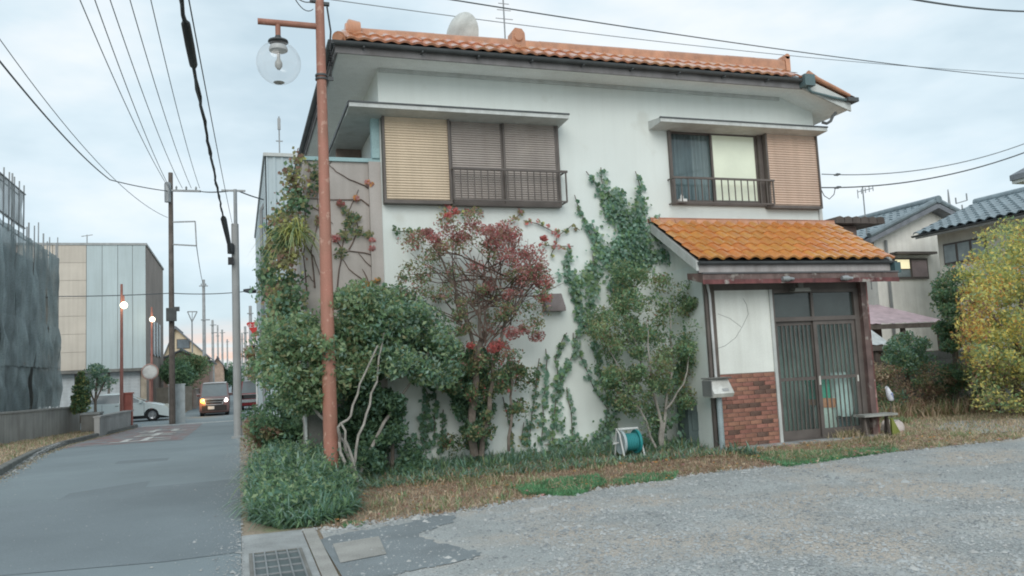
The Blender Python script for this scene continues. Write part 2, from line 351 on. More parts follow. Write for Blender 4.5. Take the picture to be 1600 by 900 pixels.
# concrete gutter beside the road
strip('gutter_pavement', m_conc, lambda y: .004, lambda y: .56, -20, 8.35, .004, n=8, kind='structure')
strip('gutter_edge', m_concl, lambda y: .565, lambda y: .68, -20, 8.3, .016, n=8, kind='structure')
strip('verge_strip', M('verge_concrete', (.36, .34, .30), .95, var=.15, scale=1.5, fine=.15, bump=.4), lambda y: .004, lambda y: .9, 10.6, 40.3, .004, n=30, kind='structure')
# gravel lot
gpx = [(500, 838), (560, 826), (630, 812), (700, 802), (780, 788), (850, 777), (930, 765), (1000, 757), (1070, 746), (1130, 737), (1190, 731), (1250, 724), (1330, 714), (1400, 706), (1480, 698), (1560, 690), (1640, 682), (1800, 668)]
gl_ = [G(*p) for p in gpx]
gl_ = [p+np.array([0, RNG.uniform(-.08, .08), 0]) for p in gl_]
gl_ = [np.array([.72, 8.2, 0])]+gl_[1:]+[np.array([60, 14, 0])]
def gravel_z(x, y):
    x = np.asarray(x, float); y = np.asarray(y, float); e_ = np.interp(x, [g[0] for g in gl_], [g[1] for g in gl_])
    h = .5+.22*np.sin(x*.9+y*1.7)+.16*np.sin(x*2.3-y*2.9+1)+.12*np.sin(x*4.1+y*5.3)+.22*np.sin((y-.12*x)*4.4)
    tp = np.clip((e_-y)/.7, 0, 1)*np.clip((x-2.5)/1.2, 0, 1)*np.clip((22-x)/6, 0, 1)*np.clip((y+3)/3, 0, 1)
    return .004+.055*np.clip(h, 0, 1.2)*tp
v = []; f = []; gxs = [p[0] for p in gl_]; gxs = sorted(set([round(q, 3) for q in gxs]+list(np.round(np.arange(.9, 22, .15), 3)))); NY = 90
for x in gxs:
    e_ = float(np.interp(x, [g[0] for g in gl_], [g[1] for g in gl_]))
    for j in range(NY+1): y = -25+25*(j/6) if j < 6 else e_*((j-6)/(NY-6)); v.append((x, y, float(gravel_z(x, y))))
for i in range(len(gxs)-1):
    for j in range(NY): a = i*(NY+1)+j; f.append((a, a+NY+1, a+NY+2, a+1))
MB().add(v, f).build('gravel_lot', m_grav, None, kind='structure')
patch('far_gravel_patch', m_grav, [G(1455, 674), G(1520, 678), G(1640, 672), G(1900, 640), G(1640, 650), G(1540, 656), G(1480, 659)], .004, kind='structure')
ap = [G(500, 845), G(530, 836), G(580, 828), G(640, 817), G(690, 806), G(715, 806), G(700, 820), G(650, 838), G(690, 850), G(745, 862), G(752, 871), G(700, 884), G(640, 893), G(600, 905), (1.2, 5.6, 0), (.72, 5.4, 0)]
ap2 = []
_r = random.Random(5)
for p, q in zip(ap, ap[1:]+ap[:1]):
    for k in range(6): t = k/6; ap2.append((p[0]+(q[0]-p[0])*t+(_r.uniform(-.035, .035) if p[0] > .9 else 0), p[1]+(q[1]-p[1])*t+_r.uniform(-.035, .035), 0))
patch('asphalt_apron', m_asph2, ap2, .009, kind='structure')
patch('concrete_slab', m_concl, [G(520, 852), G(592, 840), G(604, 868), G(532, 882)], .014, kind='structure')
# kerb stones of the far verge
m_kerb = M('kerb_concrete', (.23, .235, .22), .9, var=.15, scale=3, fine=.1, rand=.12, streak=.1)
kroot = MB(); y = 3.0
kr = strip('kerb_bed', m_concd, lambda y: interp(KERB, y)-.17, lambda y: interp(KERB, y)-.005, 2, 40, .015, n=60, kind='structure')
kerbmesh = None
while y < 39.4:
    x = interp(KERB, y); y2 = y+.598; x2 = interp(KERB, y2)
    if kerbmesh is None:
        q = MB().prism([(-.15, 0), (0, 0), (-.01, .12), (-.025, .135), (-.15, .135)], 'y', .006, .592); kerbmesh = q.mesh('kerb_stone', m_kerb)
    o = link('kerb_stone', kerbmesh, kr, loc=(x, y, zg(y)-.0)); o.rotation_euler = (math.atan2(zg(y2)-zg(y), .6), 0, -math.atan2(x2-x, .6)); y += .6
verge = strip('grass_verge', m_earth, lambda y: interp([(0, -6.2), (15, -7.4), (28, -6.9), (37, -6.1), (40, -5.2)], y), lambda y: interp(KERB, y)-.15, -10, 39, .10, n=30, kind='structure')
# older surfacing beyond a transverse seam, hairline cracks
patch('road_patch', M('newer_asphalt', (.225, .265, .285), .9, var=.07, scale=.6, fine=.12, fscale=150, bump=.4, bscale=240), [(-3.6, 7.6, 0), (-1.9, 7.75, 0), (-.6, 7.55, 0), (-.02, 7.6, 0), (-.02, 13.1, 0), (-1.3, 13.0, 0), (-1.35, 18, 0), (-2.3, 18.1, 0), (-2.3, 12.2, 0), (-3.7, 12.4, 0)], .004, kind='structure')
# painted stop marking on a red-brown patch
m_redp = M('red_brown_road_paint', (.33, .22, .215), .9, var=.12, scale=1.5, fine=.15, blotch=((.25, .27, .28), 2.5, .44, .1))
m_wp = M('worn_white_road_paint', (.68, .68, .66), .85, var=.1, fine=.1, blotch=((.25, .25, .25), 6, .6, .08))
strip('red_road_patch', m_redp, lambda y: interp(KERB, y)+.05, lambda y: -1.55+.0*y, 25.2, 38.8, .004, n=18, kind='structure')
def text_mesh(s, size, sx=1, sy=1, ext=0.0):
    cu = bpy.data.curves.new('t', 'FONT'); cu.body = s; cu.size = size; cu.align_x = 'CENTER'; cu.align_y = 'CENTER'; cu.extrude = ext; cu.resolution_u = 3; cu.offset = size*.02
    o = bpy.data.objects.new('t', cu); C.objects.link(o); bpy.context.view_layer.update()
    me = bpy.data.meshes.new_from_object(o); bpy.data.objects.remove(o)
    for vv in me.vertices: vv.co.x *= sx; vv.co.y *= sy
    return me
for ch, yy in (('止', 27.0), ('ま', 30.4), ('れ', 33.8)):
    me = text_mesh(ch, 1.0, 1.75, 2.9); me.materials.append(m_wp)
    o = bpy.data.objects.new('stop_marking', me); C.objects.link(o); o.location = (-2.75, yy, zg(yy)+.016); o.rotation_euler = (math.atan2(zg(yy+1)-zg(yy-1), 2), 0, 0); tag(o, kind='structure')
patch('stop_line', m_wp, [(-4.1, 39.2, 0), (-.2, 39.2, 0), (-.2, 39.6, 0), (-4.1, 39.6, 0)], .008, kind='structure')

# ================================================================== THE CORNER HOUSE
FY = 12.46; X0, X1 = 2.17, 10.56; ZT = 6.36
house = thing('corner_house', 'two-storey white plaster house with salmon tiled eaves, shuttered upper windows and orange tiled entrance porch', 'house', (6.2, FY, 0))
def wall_holes(mb, x0, x1, z0, z1, Y, holes, depth):
    xs = sorted({x0, x1} | {h[0] for h in holes} | {h[1] for h in holes}); zs = sorted({z0, z1} | {h[2] for h in holes} | {h[3] for h in holes})
    for i in range(len(xs)-1):
        for j in range(len(zs)-1):
            cx, cz = (xs[i]+xs[i+1])/2, (zs[j]+zs[j+1])/2
            if any(h[0] < cx < h[1] and h[2] < cz < h[3] for h in holes): continue
            mb.add([(xs[i], Y, zs[j]), (xs[i+1], Y, zs[j]), (xs[i+1], Y, zs[j+1]), (xs[i], Y, zs[j+1])], [(0, 1, 2, 3)])
    for a, b, c, d in holes:
        mb.add([(a, Y, c), (b, Y, c), (b, Y, d), (a, Y, d), (a, Y+depth, c), (b, Y+depth, c), (b, Y+depth, d), (a, Y+depth, d)], [(0, 4, 5, 1), (1, 5, 6, 2), (2, 6, 7, 3), (3, 7, 4, 0)])
W2 = (7.36, 9.26, 4.24, 5.60)
mb = MB(); wall_holes(mb, X0, X1, -.3, ZT, FY, [W2], .16)
mb.add([(X0, FY, -.3), (X0, 20.4, -.3), (X0, 20.4, ZT), (X0, FY, ZT)], [(0, 1, 2, 3)]).add([(X1, FY, -.3), (X1, 20.4, -.3), (X1, 20.4, ZT), (X1, FY, ZT)], [(0, 1, 2, 3)]).add([(X0, 20.4, -.3), (X1, 20.4, -.3), (X1, 20.4, ZT), (X0, 20.4, ZT)], [(0, 1, 2, 3)])
mb.build('wall', m_wall, house, smooth=False) if False else mb.build('wall', m_wall, house)
B('corner_trim', m_trimw, house, (10.50, 10.575, FY-.03, FY+.05, 0, 5.62))
# eaves: soffit, fascia, gutter
EX0, EX1, EY = 1.44, 9.86, 11.84
B('soffit', m_soffit, house, (EX0+.05, EX1, EY+.03, FY+.02, ZT-.03, ZT), (EX0+.05, X0+.02, FY+.02, 20.6, ZT-.03, ZT))
B('cornice', m_trimw, house, (X0+.02, 9.8, FY-.035, FY-.002, ZT-.09, ZT-.032))
m_fas = M('weathered_fascia', (.22, .215, .22), .7, var=.15, scale=3, streak=.15)
B('fascia', m_fas, house, (EX0, EX1, EY-.0, EY+.028, ZT-.07, ZT+.10), (EX0, EX0+.028, EY+.028, 20.6, ZT-.07, ZT+.10))
def gutter(name, pts, r, parent, mat=m_dark):
    P = [Vector(p) for p in pts]; m = MB(); n = 7
    for a, b in zip(P, P[1:]):
        d = (b-a).normalized(); s = d.cross(Vector((0, 0, 1))).normalized(); vs = []
        for p in (a, b):
            for k in range(n): t = math.pi*k/(n-1); vs.append(p+s*math.cos(t)*r-Vector((0, 0, 1))*math.sin(t)*r)
            for k in range(n): t = math.pi*(n-1-k)/(n-1); vs.append(p+s*math.cos(t)*(r-.008)-Vector((0, 0, 1))*math.sin(t)*(r-.008))
        q = 2*n; m.add(vs, [(i, (i+1) % q, q+(i+1) % q, q+i) for i in range(q)]+[tuple(range(n)), tuple(range(q, q+n))])
    return m.build(name, mat, parent)
gutter('gutter', [(EX0-.05, EY-.058, ZT+.085), (EX1+.02, EY-.058, ZT+.085)], .055, house)
gutter('side_gutter', [(EX0-.06, EY-.1, ZT+.085), (EX0-.06, 20.6, ZT+.085)], .055, house)
for i in range(10): B('gutter_strap', m_dark, house, (EX0+.4+i*.9, EX0+.42+i*.9, EY-.12, EY, ZT+.0, ZT+.02))
# tiled skirt roof
def tile_mesh(name, w_, l, mat, amp=.028):
    n = 7; v = []; f = []
    prof = [(w_*i/n, amp*(math.sin(2*math.pi*(i/n)-.6)+.12*math.sin(4*math.pi*i/n))) for i in range(n+1)]
    for yy, dz in ((0, .03), (l*1.12, .002)):
        v += [(x, yy, z+dz) for x, z in prof]
    v += [(x, .004, z-.004) for x, z in prof]
    for i in range(n): f += [(i, i+1, n+2+i, n+1+i), (2*n+2+i, 2*n+3+i, i+1, i)]
    return MB().add(v, f).mesh(name, mat, fix=False)
def lay_tiles(mesh, parent, org, xd, up, cols, rows, w_, l, jit=.004, tone=None, name='roof_tile'):
    xd = Vector(xd).normalized(); up = Vector(up).normalized(); nn = xd.cross(up); org = Vector(org)-OFF[parent.name]
    M3 = Matrix((xd, up, nn)).transposed()
    for r in range(rows):
        for c in range(cols):
            o = bpy.data.objects.new(name, mesh); C.objects.link(o); o.parent = parent
            p = org+xd*(c*w_+random.uniform(-jit, jit))+up*(r*l+random.uniform(-jit, jit)*1.5)+nn*random.uniform(0, .004)
            o.matrix_local = Matrix.Translation(p) @ (M3 @ Matrix.Rotation(random.uniform(-.012, .012), 3, 'Z')).to_4x4()
tm = tile_mesh('roof_tile', .205, .34, m_tile, .015)
up = Vector((0, .66, .42)); upn = up.normalized()
lay_tiles(tm, house, (1.60, EY-.09, ZT+.125), (1, 0, 0), up, 40, 2, .205, .36)
MB().add([(EX0, EY-.02, ZT+.10), (EX1+.1, EY-.02, ZT+.10), (EX1+.1, EY+.64, ZT+.52), (EX0+.6, EY+.64, ZT+.52)], [(0, 1, 2, 3)]).build('roof_board', m_dark, house)
MB().add([(EX0, EY-.02, ZT+.105), (EX0+.6, EY+.64, ZT+.525), (EX0+.6, 20.6, ZT+.525), (EX0, 20.6, ZT+.105)], [(0, 1, 2, 3)]).build('side_roof_slope', m_tile, house)
MB().add([(EX0+.55, EY+.6, ZT+.5), (10.3, EY+.6, ZT+.5), (10.3, 16, ZT+1.2), (4, 16, ZT+1.2)], [(0, 1, 2, 3)]).build('upper_roof', m_tile, house)
# ridge: long round cap tiles end to end on a mortar bed
RY = EY+.62
zr = lambda x: 6.87+(x-1.9)*.014
rx = 1.86; rm = None; ln_ = .62
prof = [(.0+.11*math.cos(a), .0+.10*math.sin(a)) for a in [math.pi*i/8 for i in range(9)]]+[(-.11, -.13), (.11, -.13)]
q = MB().prism(prof, 'x', 0, ln_+.015); ridgeme = q.mesh('ridge_tile', m_ridge)
i = 0
while rx < 9.75:
    o = link('ridge_tile', ridgeme, house, loc=(rx, RY+random.uniform(-.004, .004), zr(rx)+(0.004 if i % 2 else 0))); o.scale = (1, 1+(.012 if i % 2 else 0), 1); o.rotation_euler = (0, -.014, 0); rx += ln_; i += 1
B('ridge_bed', m_lip, house, (1.9, 10.05, RY-.085, RY+.085, ZT+.40, ZT+.45))
def onigawara(x, y, z, s, face='x'):
    m = MB(); m.tube([(x-.06*s, y, z), (x-.04*s, y, z), (x+.12*s, y, z)], [.13*s, .155*s, .13*s], 18)
    m.tube([(x-.09*s, y, z), (x-.06*s, y, z)], [.09*s, .11*s], 18)
    m.box(x-.02*s, x+.10*s, y-.12*s, y+.12*s, z-.3*s, z-.02*s); return m.build('ridge_end_tile', m_ridge, house)
onigawara(1.76, RY-.10, 6.88, 1.1)
m = MB(); m.tube([(1.62, EY+.22, 6.62), (1.50, EY+.02, 6.52)], [.1, .11], 14); m.tube([(1.50, EY+.02, 6.52), (1.48, EY-.01, 6.51)], [.08, .07], 14); m.build('hip_end_tile', m_ridge, house)
T('hip_ridge', m_ridge, house, [(1.82, RY, 6.80), (1.62, EY+.22, 6.60)], .09, 10)
m = MB(); px_ = at(806, 52, RY); m.prism([(px_[0]-.12, 6.84), (px_[0]+.13, 6.84), (px_[0]+.12, 7.10), (px_[0]+.07, 7.17), (px_[0]-.05, 7.18), (px_[0]-.11, 7.11)], 'y', RY-.11, RY+.11); m.tube([(px_[0]+.0, RY-.14, 7.02), (px_[0], RY-.1, 7.02)], [.07, .09], 12); m.build('ridge_knob', m_ridge, house)
m = MB(); m.box(9.95, 10.05, RY-.12, RY+.12, 6.84, 7.12); m.tube([(10.0, RY-.12, 7.12), (10.0, RY+.12, 7.12)], .055, 10); m.build('ridge_end_tile', m_ridge, house)
# right end: the roof slopes down over the side wall
VZ = lambda x: ZT+.20-(x-9.86)*.36
MB().prism([(9.86, VZ(9.86)-.26), (9.86, VZ(9.86)-.03), (10.93, VZ(10.93)-.03), (10.93, VZ(10.93)-.24)], 'y', EY-.0, EY+.035).build('verge_board', m_trimw, house)
MB().add([(9.86, EY+.03, ZT-.03), (10.9, EY+.03, VZ(10.9)-.22), (10.9, 20, VZ(10.9)-.22), (9.86, 20, ZT-.03)], [(0, 1, 2, 3)]).build('sloping_soffit', m_soffit, house)
tms = tile_mesh('side_roof_tile', .25, .25, m_tile)
for k in range(4):
    lay_tiles(tms, house, (10.98-.0, EY-.06+k*.25, VZ(10.98)+.03), (0, 1, 0), (-1, 0, .36), 1, 4, .25, .27, name='side_roof_tile')
MB().add([(9.86, EY+.9, VZ(9.86)+.02), (11.0, EY+.9, VZ(11)+.02), (11.0, 20, VZ(11)+.02), (9.86, 20, VZ(9.86)+.02)], [(0, 1, 2, 3)]).build('side_roof_slope', m_tile, house)
T('verge_ridge', m_ridge, house, [(9.98, EY-.03, VZ(9.98)+.07), (10.2, EY-.02, VZ(10.2)+.055), (10.6, EY-.02, VZ(10.6)+.05), (10.9, EY-.02, VZ(10.9)+.04)], [.06, .045, .04, .035], 10)
m = MB(); m.box(9.80, 10.02, EY-.17, EY-.0, ZT-.05, ZT+.16); m.tube([(9.92, EY-.09, ZT-.05), (9.94, EY-.09, ZT-.11), (10.0, EY-.07, ZT-.14), (10.5, EY-.04, ZT-.20), (10.85, EY-.03, ZT-.235)], .026, 8); m.build('rain_hopper', M('blue_grey_hopper', (.12, .18, .19), .5), house)
m = MB(); m.box(10.80, 11.04, EY-.10, EY+.3, VZ(11)-.05, VZ(11)+.025); m.build('gutter_end', m_dark, house)
T('elbow_pipe', m_dark, house, [at(1306, 176, EY+.06), at(1301, 182, EY+.06), at(1298, 189, EY+.07), at(1292, 193, EY+.1), at(1284, 191, EY+.15)], .028, 8)
# window canopies
def canopy(x0, x1, z, yf, wrap=None):
    m = MB(); m.prism([(yf, z-.075), (yf, z), (FY-.003, z+.06), (FY-.003, z-.10)], 'x', x0, x1)
    o = m.build('window_canopy', m_trimw, house)
    B('canopy_flashing', m_dark, o, (x0-.012, x1+.012, yf-.014, yf+.02, z-.012, z+.012)); 
    return o
canopy(1.64, 5.24, 5.60, 11.98)
canopy(6.98, 10.50, 5.66, 12.02)
B('side_canopy', m_trimw, house, (1.64, X0+.0, 11.99+.48, 16.0, 5.53, 5.60))
B('side_canopy_flashing', m_dark, house, (1.618, 1.638, 11.99, 16.0, 5.55, 5.605))
# window 1: shutter case and two closed shutters
def slatted(parent, mat, x0, x1, z0, z1, y, n, nm='slats', framew=.04, frame=m_brownf):
    h = (z1-z0)/n; m = MB()
    for i in range(n): a = z0+i*h; m.add([(x0, y, a), (x1, y, a), (x1, y-.016, a+h*.32), (x0, y-.016, a+h*.32), (x1, y-.004, a+h), (x0, y-.004, a+h)], [(0, 1, 2, 3), (3, 2, 4, 5)])
    m.build(nm, mat, parent, kind='stuff')
wz0, wz1 = 4.15, 5.53
sb = B('shutter_case', m_brownf, house, (2.19, 2.225, FY-.16, FY-.002, wz0-.03, wz1+.02), (3.245, 3.28, FY-.16, FY-.002, wz0-.03, wz1+.02), (2.225, 3.245, FY-.16, FY-.002, wz0-.035, wz0+.02))
B('case_panel', m_shutA, sb, (2.226, 3.244, FY-.125, FY-.01, wz0+.02, wz1))
slatted(sb, m_shutA, 2.226, 3.244, wz0+.03, wz1-.08, FY-.127, 30)
w1 = B('window_frame', m_brownf, house, (3.282, 5.18, FY-.12, FY-.002, wz0-.045, wz0), (5.145, 5.185, FY-.12, FY-.002, wz0, wz1+.02), (3.282, 5.145, FY-.12, FY-.002, wz1-.02, wz1+.02))
for a, b, dy in ((3.285, 4.19, .0), (4.19, 5.143, -.03)):
    s = B('storm_shutter', m_brownf, house, (a, a+.035, FY-.085+dy, FY-.05+dy, wz0, wz1-.02), (b-.035, b, FY-.085+dy, FY-.05+dy, wz0, wz1-.02), (a+.035, b-.035, FY-.085+dy, FY-.05+dy, wz0, wz0+.04))
    slatted(s, m_shutB, a+.035, b-.035, wz0+.04, wz1-.02, FY-.072+dy, 34)
def railing(x0, x1, z0, z1, y, nb, mat=m_brownf, ret=True):
    r = MB(); r.bar((x0-.03, y, z1), (x1+.03, y, z1), .035, .035).bar((x0, y, z0), (x1, y, z0), .025, .025)
    for x in (x0, x1): r.bar((x, y, z1), (x, FY-.0, z1), .022, .022).bar((x, y, z0), (x, FY, z0), .022, .022)
    r.bar((x0, y, z0), (x0, y, z1), .022, .022).bar((x1, y, z0), (x1, y, z1), .022, .022)
    o = r.build('railing', mat, house)
    me = MB().box(-.008, .008, -.008, .008, z0+.012, z1-.018).mesh('railing_bar', mat)
    for i in range(1, nb):
        x = x0+(x1-x0)*i/nb; link('railing_bar', me, o, loc=(x, y, 0))
railing(3.29, 5.22, 4.17, 4.68, FY-.26, 17)
# window 2: glass, curtains, railing, shutter case
a, b, c_, d_ = W2
m_skyrefl = M('painted_sky_reflection', (.80, .86, .70), .12, var=.05, scale=1.5, fine=.01, spec=.7)  # right pane: reflected sky painted as an opaque pale colour
f2 = B('window_frame', m_brownf, house, (a-.02, a+.035, FY-.05, FY+.12, c_-.03, d_+.02), (b-.035, b+.05, FY-.05, FY+.12, c_-.03, d_+.02), (a+.035, b-.035, FY-.05, FY+.12, c_-.03, c_+.03), (a+.035, b-.035, FY-.05, FY+.12, d_-.03, d_+.02))
mid = at(1115, 260, FY)[0]
for x0, x1, y in ((a+.036, mid+.03, FY+.05), (mid-.03, b-.036, FY+.01)):
    s = B('window_sash', m_brownf, house, (x0, x0+.04, y, y+.03, c_+.031, d_-.031), (x1-.04, x1, y, y+.03, c_+.031, d_-.031), (x0+.04, x1-.04, y, y+.03, c_+.031, c_+.08), (x0+.04, x1-.04, y, y+.03, d_-.065, d_-.031))
    B('pane', g_win if y > FY+.03 else m_skyrefl, s, (x0+.04, x1-.04, y+.012, y+.018, c_+.08, d_-.065))
def curtain(x0, x1, z0, z1, y, mat, waves, amp):
    m = MB(); n = 60; v = []
    for i in range(n+1):
        x = x0+(x1-x0)*i/n; yy = y+amp*math.sin(i/n*waves*6.283)+amp*.4*math.sin(i/n*waves*2.3*6.283+1)
        v += [(x, yy, z0), (x, yy, z1)]
    return m.add(v, [(2*i, 2*i+2, 2*i+3, 2*i+1) for i in range(n)]).build('curtain', mat, house)
curtain(a+.02, mid-.32, c_, d_, FY+.17, M('blue_grey_lace', (.50, .58, .62), .9, var=.1, scale=3), 5, .025)
curtain(mid-.36, mid+.02, c_, d_, FY+.13, M('pale_lace', (.80, .84, .86), .9, var=.06), 4, .03)
curtain(mid+.02, b, c_, d_, FY+.135, M('cream_green_blind', (.84, .90, .66), .9, var=.06, scale=2), 1.2, .006)
B('room_back', m_brownf, house, (a-.2, b+.2, FY+.5, FY+.52, c_-.3, d_+.3))
railing(7.30, 9.36, 4.22, 4.66, FY-.22, 15)
sb2 = B('shutter_case', m_brownf, house, (9.315, 9.35, FY-.16, FY-.002, 4.17, 5.60), (10.455, 10.49, FY-.16, FY-.002, 4.17, 5.60), (9.35, 10.455, FY-.16, FY-.002, 4.165, 4.215), label=None)
B('case_panel', m_shutA2, sb2, (9.351, 10.454, FY-.125, FY-.01, 4.216, 5.58))
slatted(sb2, m_shutA2, 9.351, 10.454, 4.23, 5.50, FY-.127, 28)
m = MB(); m.box(7.44, 7.58, FY-.14, FY-.06, 4.245, 4.30); m.lathe([(0, .0), (.03, .0), (.03, .05), (.012, .08), (0, .08)], (7.5, FY-.1, 4.30), 10); tag(m.build('small_bottle', m_white, None), 'small white bottle standing on the sill behind the right-hand railing', 'bottle')
# vent hood on the wall
p = at(862, 478, FY); m = MB(); m.prism([(FY, 2.36), (FY-.20, 2.36), (FY-.20, 2.42), (FY-.04, 2.66), (FY, 2.66)], 'x', p[0]-.17, p[0]+.17); m.build('vent_hood', M('grey_hood', (.22, .19, .19), .6, streak=.2), house)
# balcony block at the left, in a pinkish render, open above its cyan capping
bal = B('balcony_wall', m_pink, house, (.98, X0+.04, FY+.06, FY+.20, -.3, 4.80), (.98, 1.12, FY+.20, 16.6, -.3, 4.80))
B('capping', m_cyan, bal, (.94, X0+.02, FY+.02, FY+.24, 4.80, 4.86), (.94, 1.16, FY+.24, 16.6, 4.80, 4.86))
B('balcony_pilaster', m_pink, house, (1.98, X0-.004, FY-.02, FY+.058, -.3, 4.80))
B('corner_post', m_cyan, house, (2.04, 2.165, FY-.01, FY+.12, 4.862, 5.50))
B('balcony_back_wall', M('balcony_brown_wall', (.25, .19, .16), .85), house, (1.72, X0-.01, 14.4, 14.5, 3.75, 5.53))
B('balcony_post', m_trimw, house, (1.52, 1.56, 14.2, 14.26, 3.71, 5.53))
B('balcony_floor', m_conc, house, (1.12, X0, FY+.2, 16.6, 3.6, 3.7))

# ---- entrance porch
PY, PX0, PX1 = 11.34, 7.14, 10.40
PR0, PR1 = 6.86, 10.76
RZ0, RZ1 = 3.90, 3.02; RYE = 11.02
mb = MB(); mb.box(PX0, PX0+.10, PY, FY, -.1, 3.0)
mb.build('porch_side_wall', m_wall, house)
mb = MB(); mb.box(PX1-.12, PX1-.03, PY+.12, FY, -.1, 3.0); mb.build('porch_side_wall', m_wallp, house)
MB().prism([(FY, RZ0-.12), (FY, 2.7), (RYE+.12, 2.7), (RYE+.12, RZ1-.06)], 'x', PX0+.02, PX0+.1).build('porch_gable', m_wallp, house)
MB().prism([(FY, RZ0-.12), (FY, 2.7), (RYE+.12, 2.7), (RYE+.12, RZ1-.06)], 'x', PX1-.1, PX1-.03).build('porch_gable', m_wallp, house)
sl_ = (RZ0-RZ1)/(FY-RYE)
for x in (PR0, PR1-.05): MB().prism([(FY, RZ0-.01), (FY, RZ0-.17), (RYE, RZ1-.17), (RYE, RZ1-.01)], 'x', x, x+.045).build('barge_board', m_trimw, house)
MB().prism([(FY-.002, RZ0-.06), (FY-.002, RZ0-.02), (RYE, RZ1-.02), (RYE, RZ1-.06)], 'x', PR0+.046, PR1-.051).build('porch_roof_board', m_dark, house)
B('porch_fascia', M('grey_fascia', (.42, .405, .405), .75, var=.08, scale=2, streak=.2), house, (PR0+.046, PR1-.051, RYE-.002, RYE+.03, RZ1-.20, RZ1-.062))
B('porch_beam', m_brownf, house, (PX0, PX1, PY-.06, PY+.1, 2.78, 2.92))
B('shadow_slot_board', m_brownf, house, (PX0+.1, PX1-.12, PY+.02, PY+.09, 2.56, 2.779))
gutter('porch_gutter', [(PR0+.02, RYE-.05, RZ1-.035), (PR1+.02, RYE-.05, RZ1-.035)], .048, house)
m = MB(); m.box(PR1-.06, PR1+.07, RYE-.11, RYE+.05, RZ1-.24, RZ1-.06); m.build('porch_hopper', M('blue_green_hopper', (.06, .11, .12), .5), house)
pt = tile_mesh('porch_tile', .2435, .262, m_tile2, .022)
lay_tiles(pt, house, (PR0+.005, RYE-.07, RZ1+.02), (1, 0, 0), (0, 1, sl_), 16, 6, .2435, .276, name='porch_tile')
o = B('porch_ridge_flashing', M('clay_flashing', (.42, .19, .12), .6, var=.15), house, (PR0-.02, PR1+.0, FY-.12, FY-.003, RZ0-.02, RZ0+.055))
for i in range(9):
    q = MB().prism([(FY-.16, RZ0-.04), (FY-.13, RZ0+.03), (FY-.125, RZ0+.03), (FY-.121, RZ0-.04)], 'x', PR0+.02+i*.43, PR0+.44+i*.43); q.build('ridge_course_tile', m_ridge, house)
# brown metal canopy below the tiles
cyf = 10.82
cp = MB(); cp.prism([(cyf, 2.63), (cyf, 2.775), (PY-.065, 2.84), (PY-.065, 2.74)], 'x', 6.84, 10.66); co = cp.build('metal_canopy', m_rustd, house)
B('canopy_edge', M('red_metal_edge', (.20, .07, .07), .55, var=.25, scale=6, streak=.3, blotch=((.35, .33, .31), 5, .58, .08)), co, (6.83, 10.67, cyf-.012, cyf-.001, 2.615, 2.685))
B('canopy_rim', M('grey_metal_rim', (.12, .12, .125), .5), co, (6.83, 10.67, cyf-.02, cyf+.02, 2.776, 2.80))
# posts
for x0, x1, y0, z1, mt in ((7.12, 7.17, PY-.10, 2.70, m_brownf),): B('porch_post', mt, house, (x0, x1, y0, y0+.05, 0, z1))
B('porch_post', m_wood, house, (7.225, 7.315, PY-.07, PY+.02, 0, 2.74))
T('downpipe', M('white_pipe', (.58, .60, .60), .5, streak=.2), house, [(7.16, PY-.12, 2.66), (7.185, PY-.13, 2.5), (7.195, PY-.13, 1.2), (7.195, PY-.13, .1)], .022, 8)
o = B('porch_post', m_rustd, house, (10.25, 10.36, PY-.08, PY+.03, 0, 2.72)); o['label'] = 'peeling red-brown post'
B('porch_post_batten', M('pale_red_batten', (.33, .15, .14), .7, var=.3, blotch=((.5, .46, .42), 5, .55, .1), streak=.2), house, (10.362, 10.41, PY-.06, PY+.0, 0, 2.7))
# plaster panel and brick dado
px0, px1 = 7.32, 8.40
B('plaster_panel', m_wallp, house, (px0, px1, PY, PY+.10, 1.20, 2.56))
T('crack', M('crack_line', (.33, .34, .33), .9), house, [(7.35, PY-.001, 1.62), (7.5, PY-.001, 1.66), (7.7, PY-.001, 1.78), (7.84, PY-.001, 1.95), (7.98, PY-.001, 2.16), (7.96, PY-.001, 2.32), (7.9, PY-.001, 2.42)], .004, 5)
T('crack', MATS['crack_line'], house, [(7.4, PY-.001, 2.18), (7.62, PY-.001, 2.1), (7.76, PY-.001, 2.0), (7.83, PY-.001, 1.95)], .004, 5)
bw = B('brick_dado', m_mort, house, (px0, px1, PY+.0, PY+.11, .02, 1.195))
rows = 17; bh = 1.17/rows; bl = .216
bm_a = MB().box(0, bl-.012, -.014, 0, 0, bh-.012).mesh('brick', m_brick); bm_b = MB().box(0, bl-.012, -.016, 0, 0, bh-.012).mesh('brick', m_brickd)
bm_ah = MB().box(0, bl/2-.012, -.014, 0, 0, bh-.012).mesh('half_brick', m_brick)
for r in range(rows):
    for c in range(6):
        x = px0+.006+c*bl-(bl/2 if r % 2 else 0); half = False
        if x < px0: x = px0+.006; half = True
        if x+bl-.012 > px1+.002:
            if x+bl/2 < px1+.01 : half = True
            else: continue
        o = link('brick', bm_ah if half else (bm_b if random.random() < (.30 if r in (2, 4, 5, 9, 12, 14) else .06) else bm_a), bw, loc=(x, PY+random.uniform(-.003, .003), .026+r*bh))
B('door_trim', m_trimw, house, (8.40, 8.455, PY-.03, PY+.10, 0, 2.56))
B('door_step', m_conc, house, (7.2, 10.40, PY-.22, FY-.1, -.1, .035))
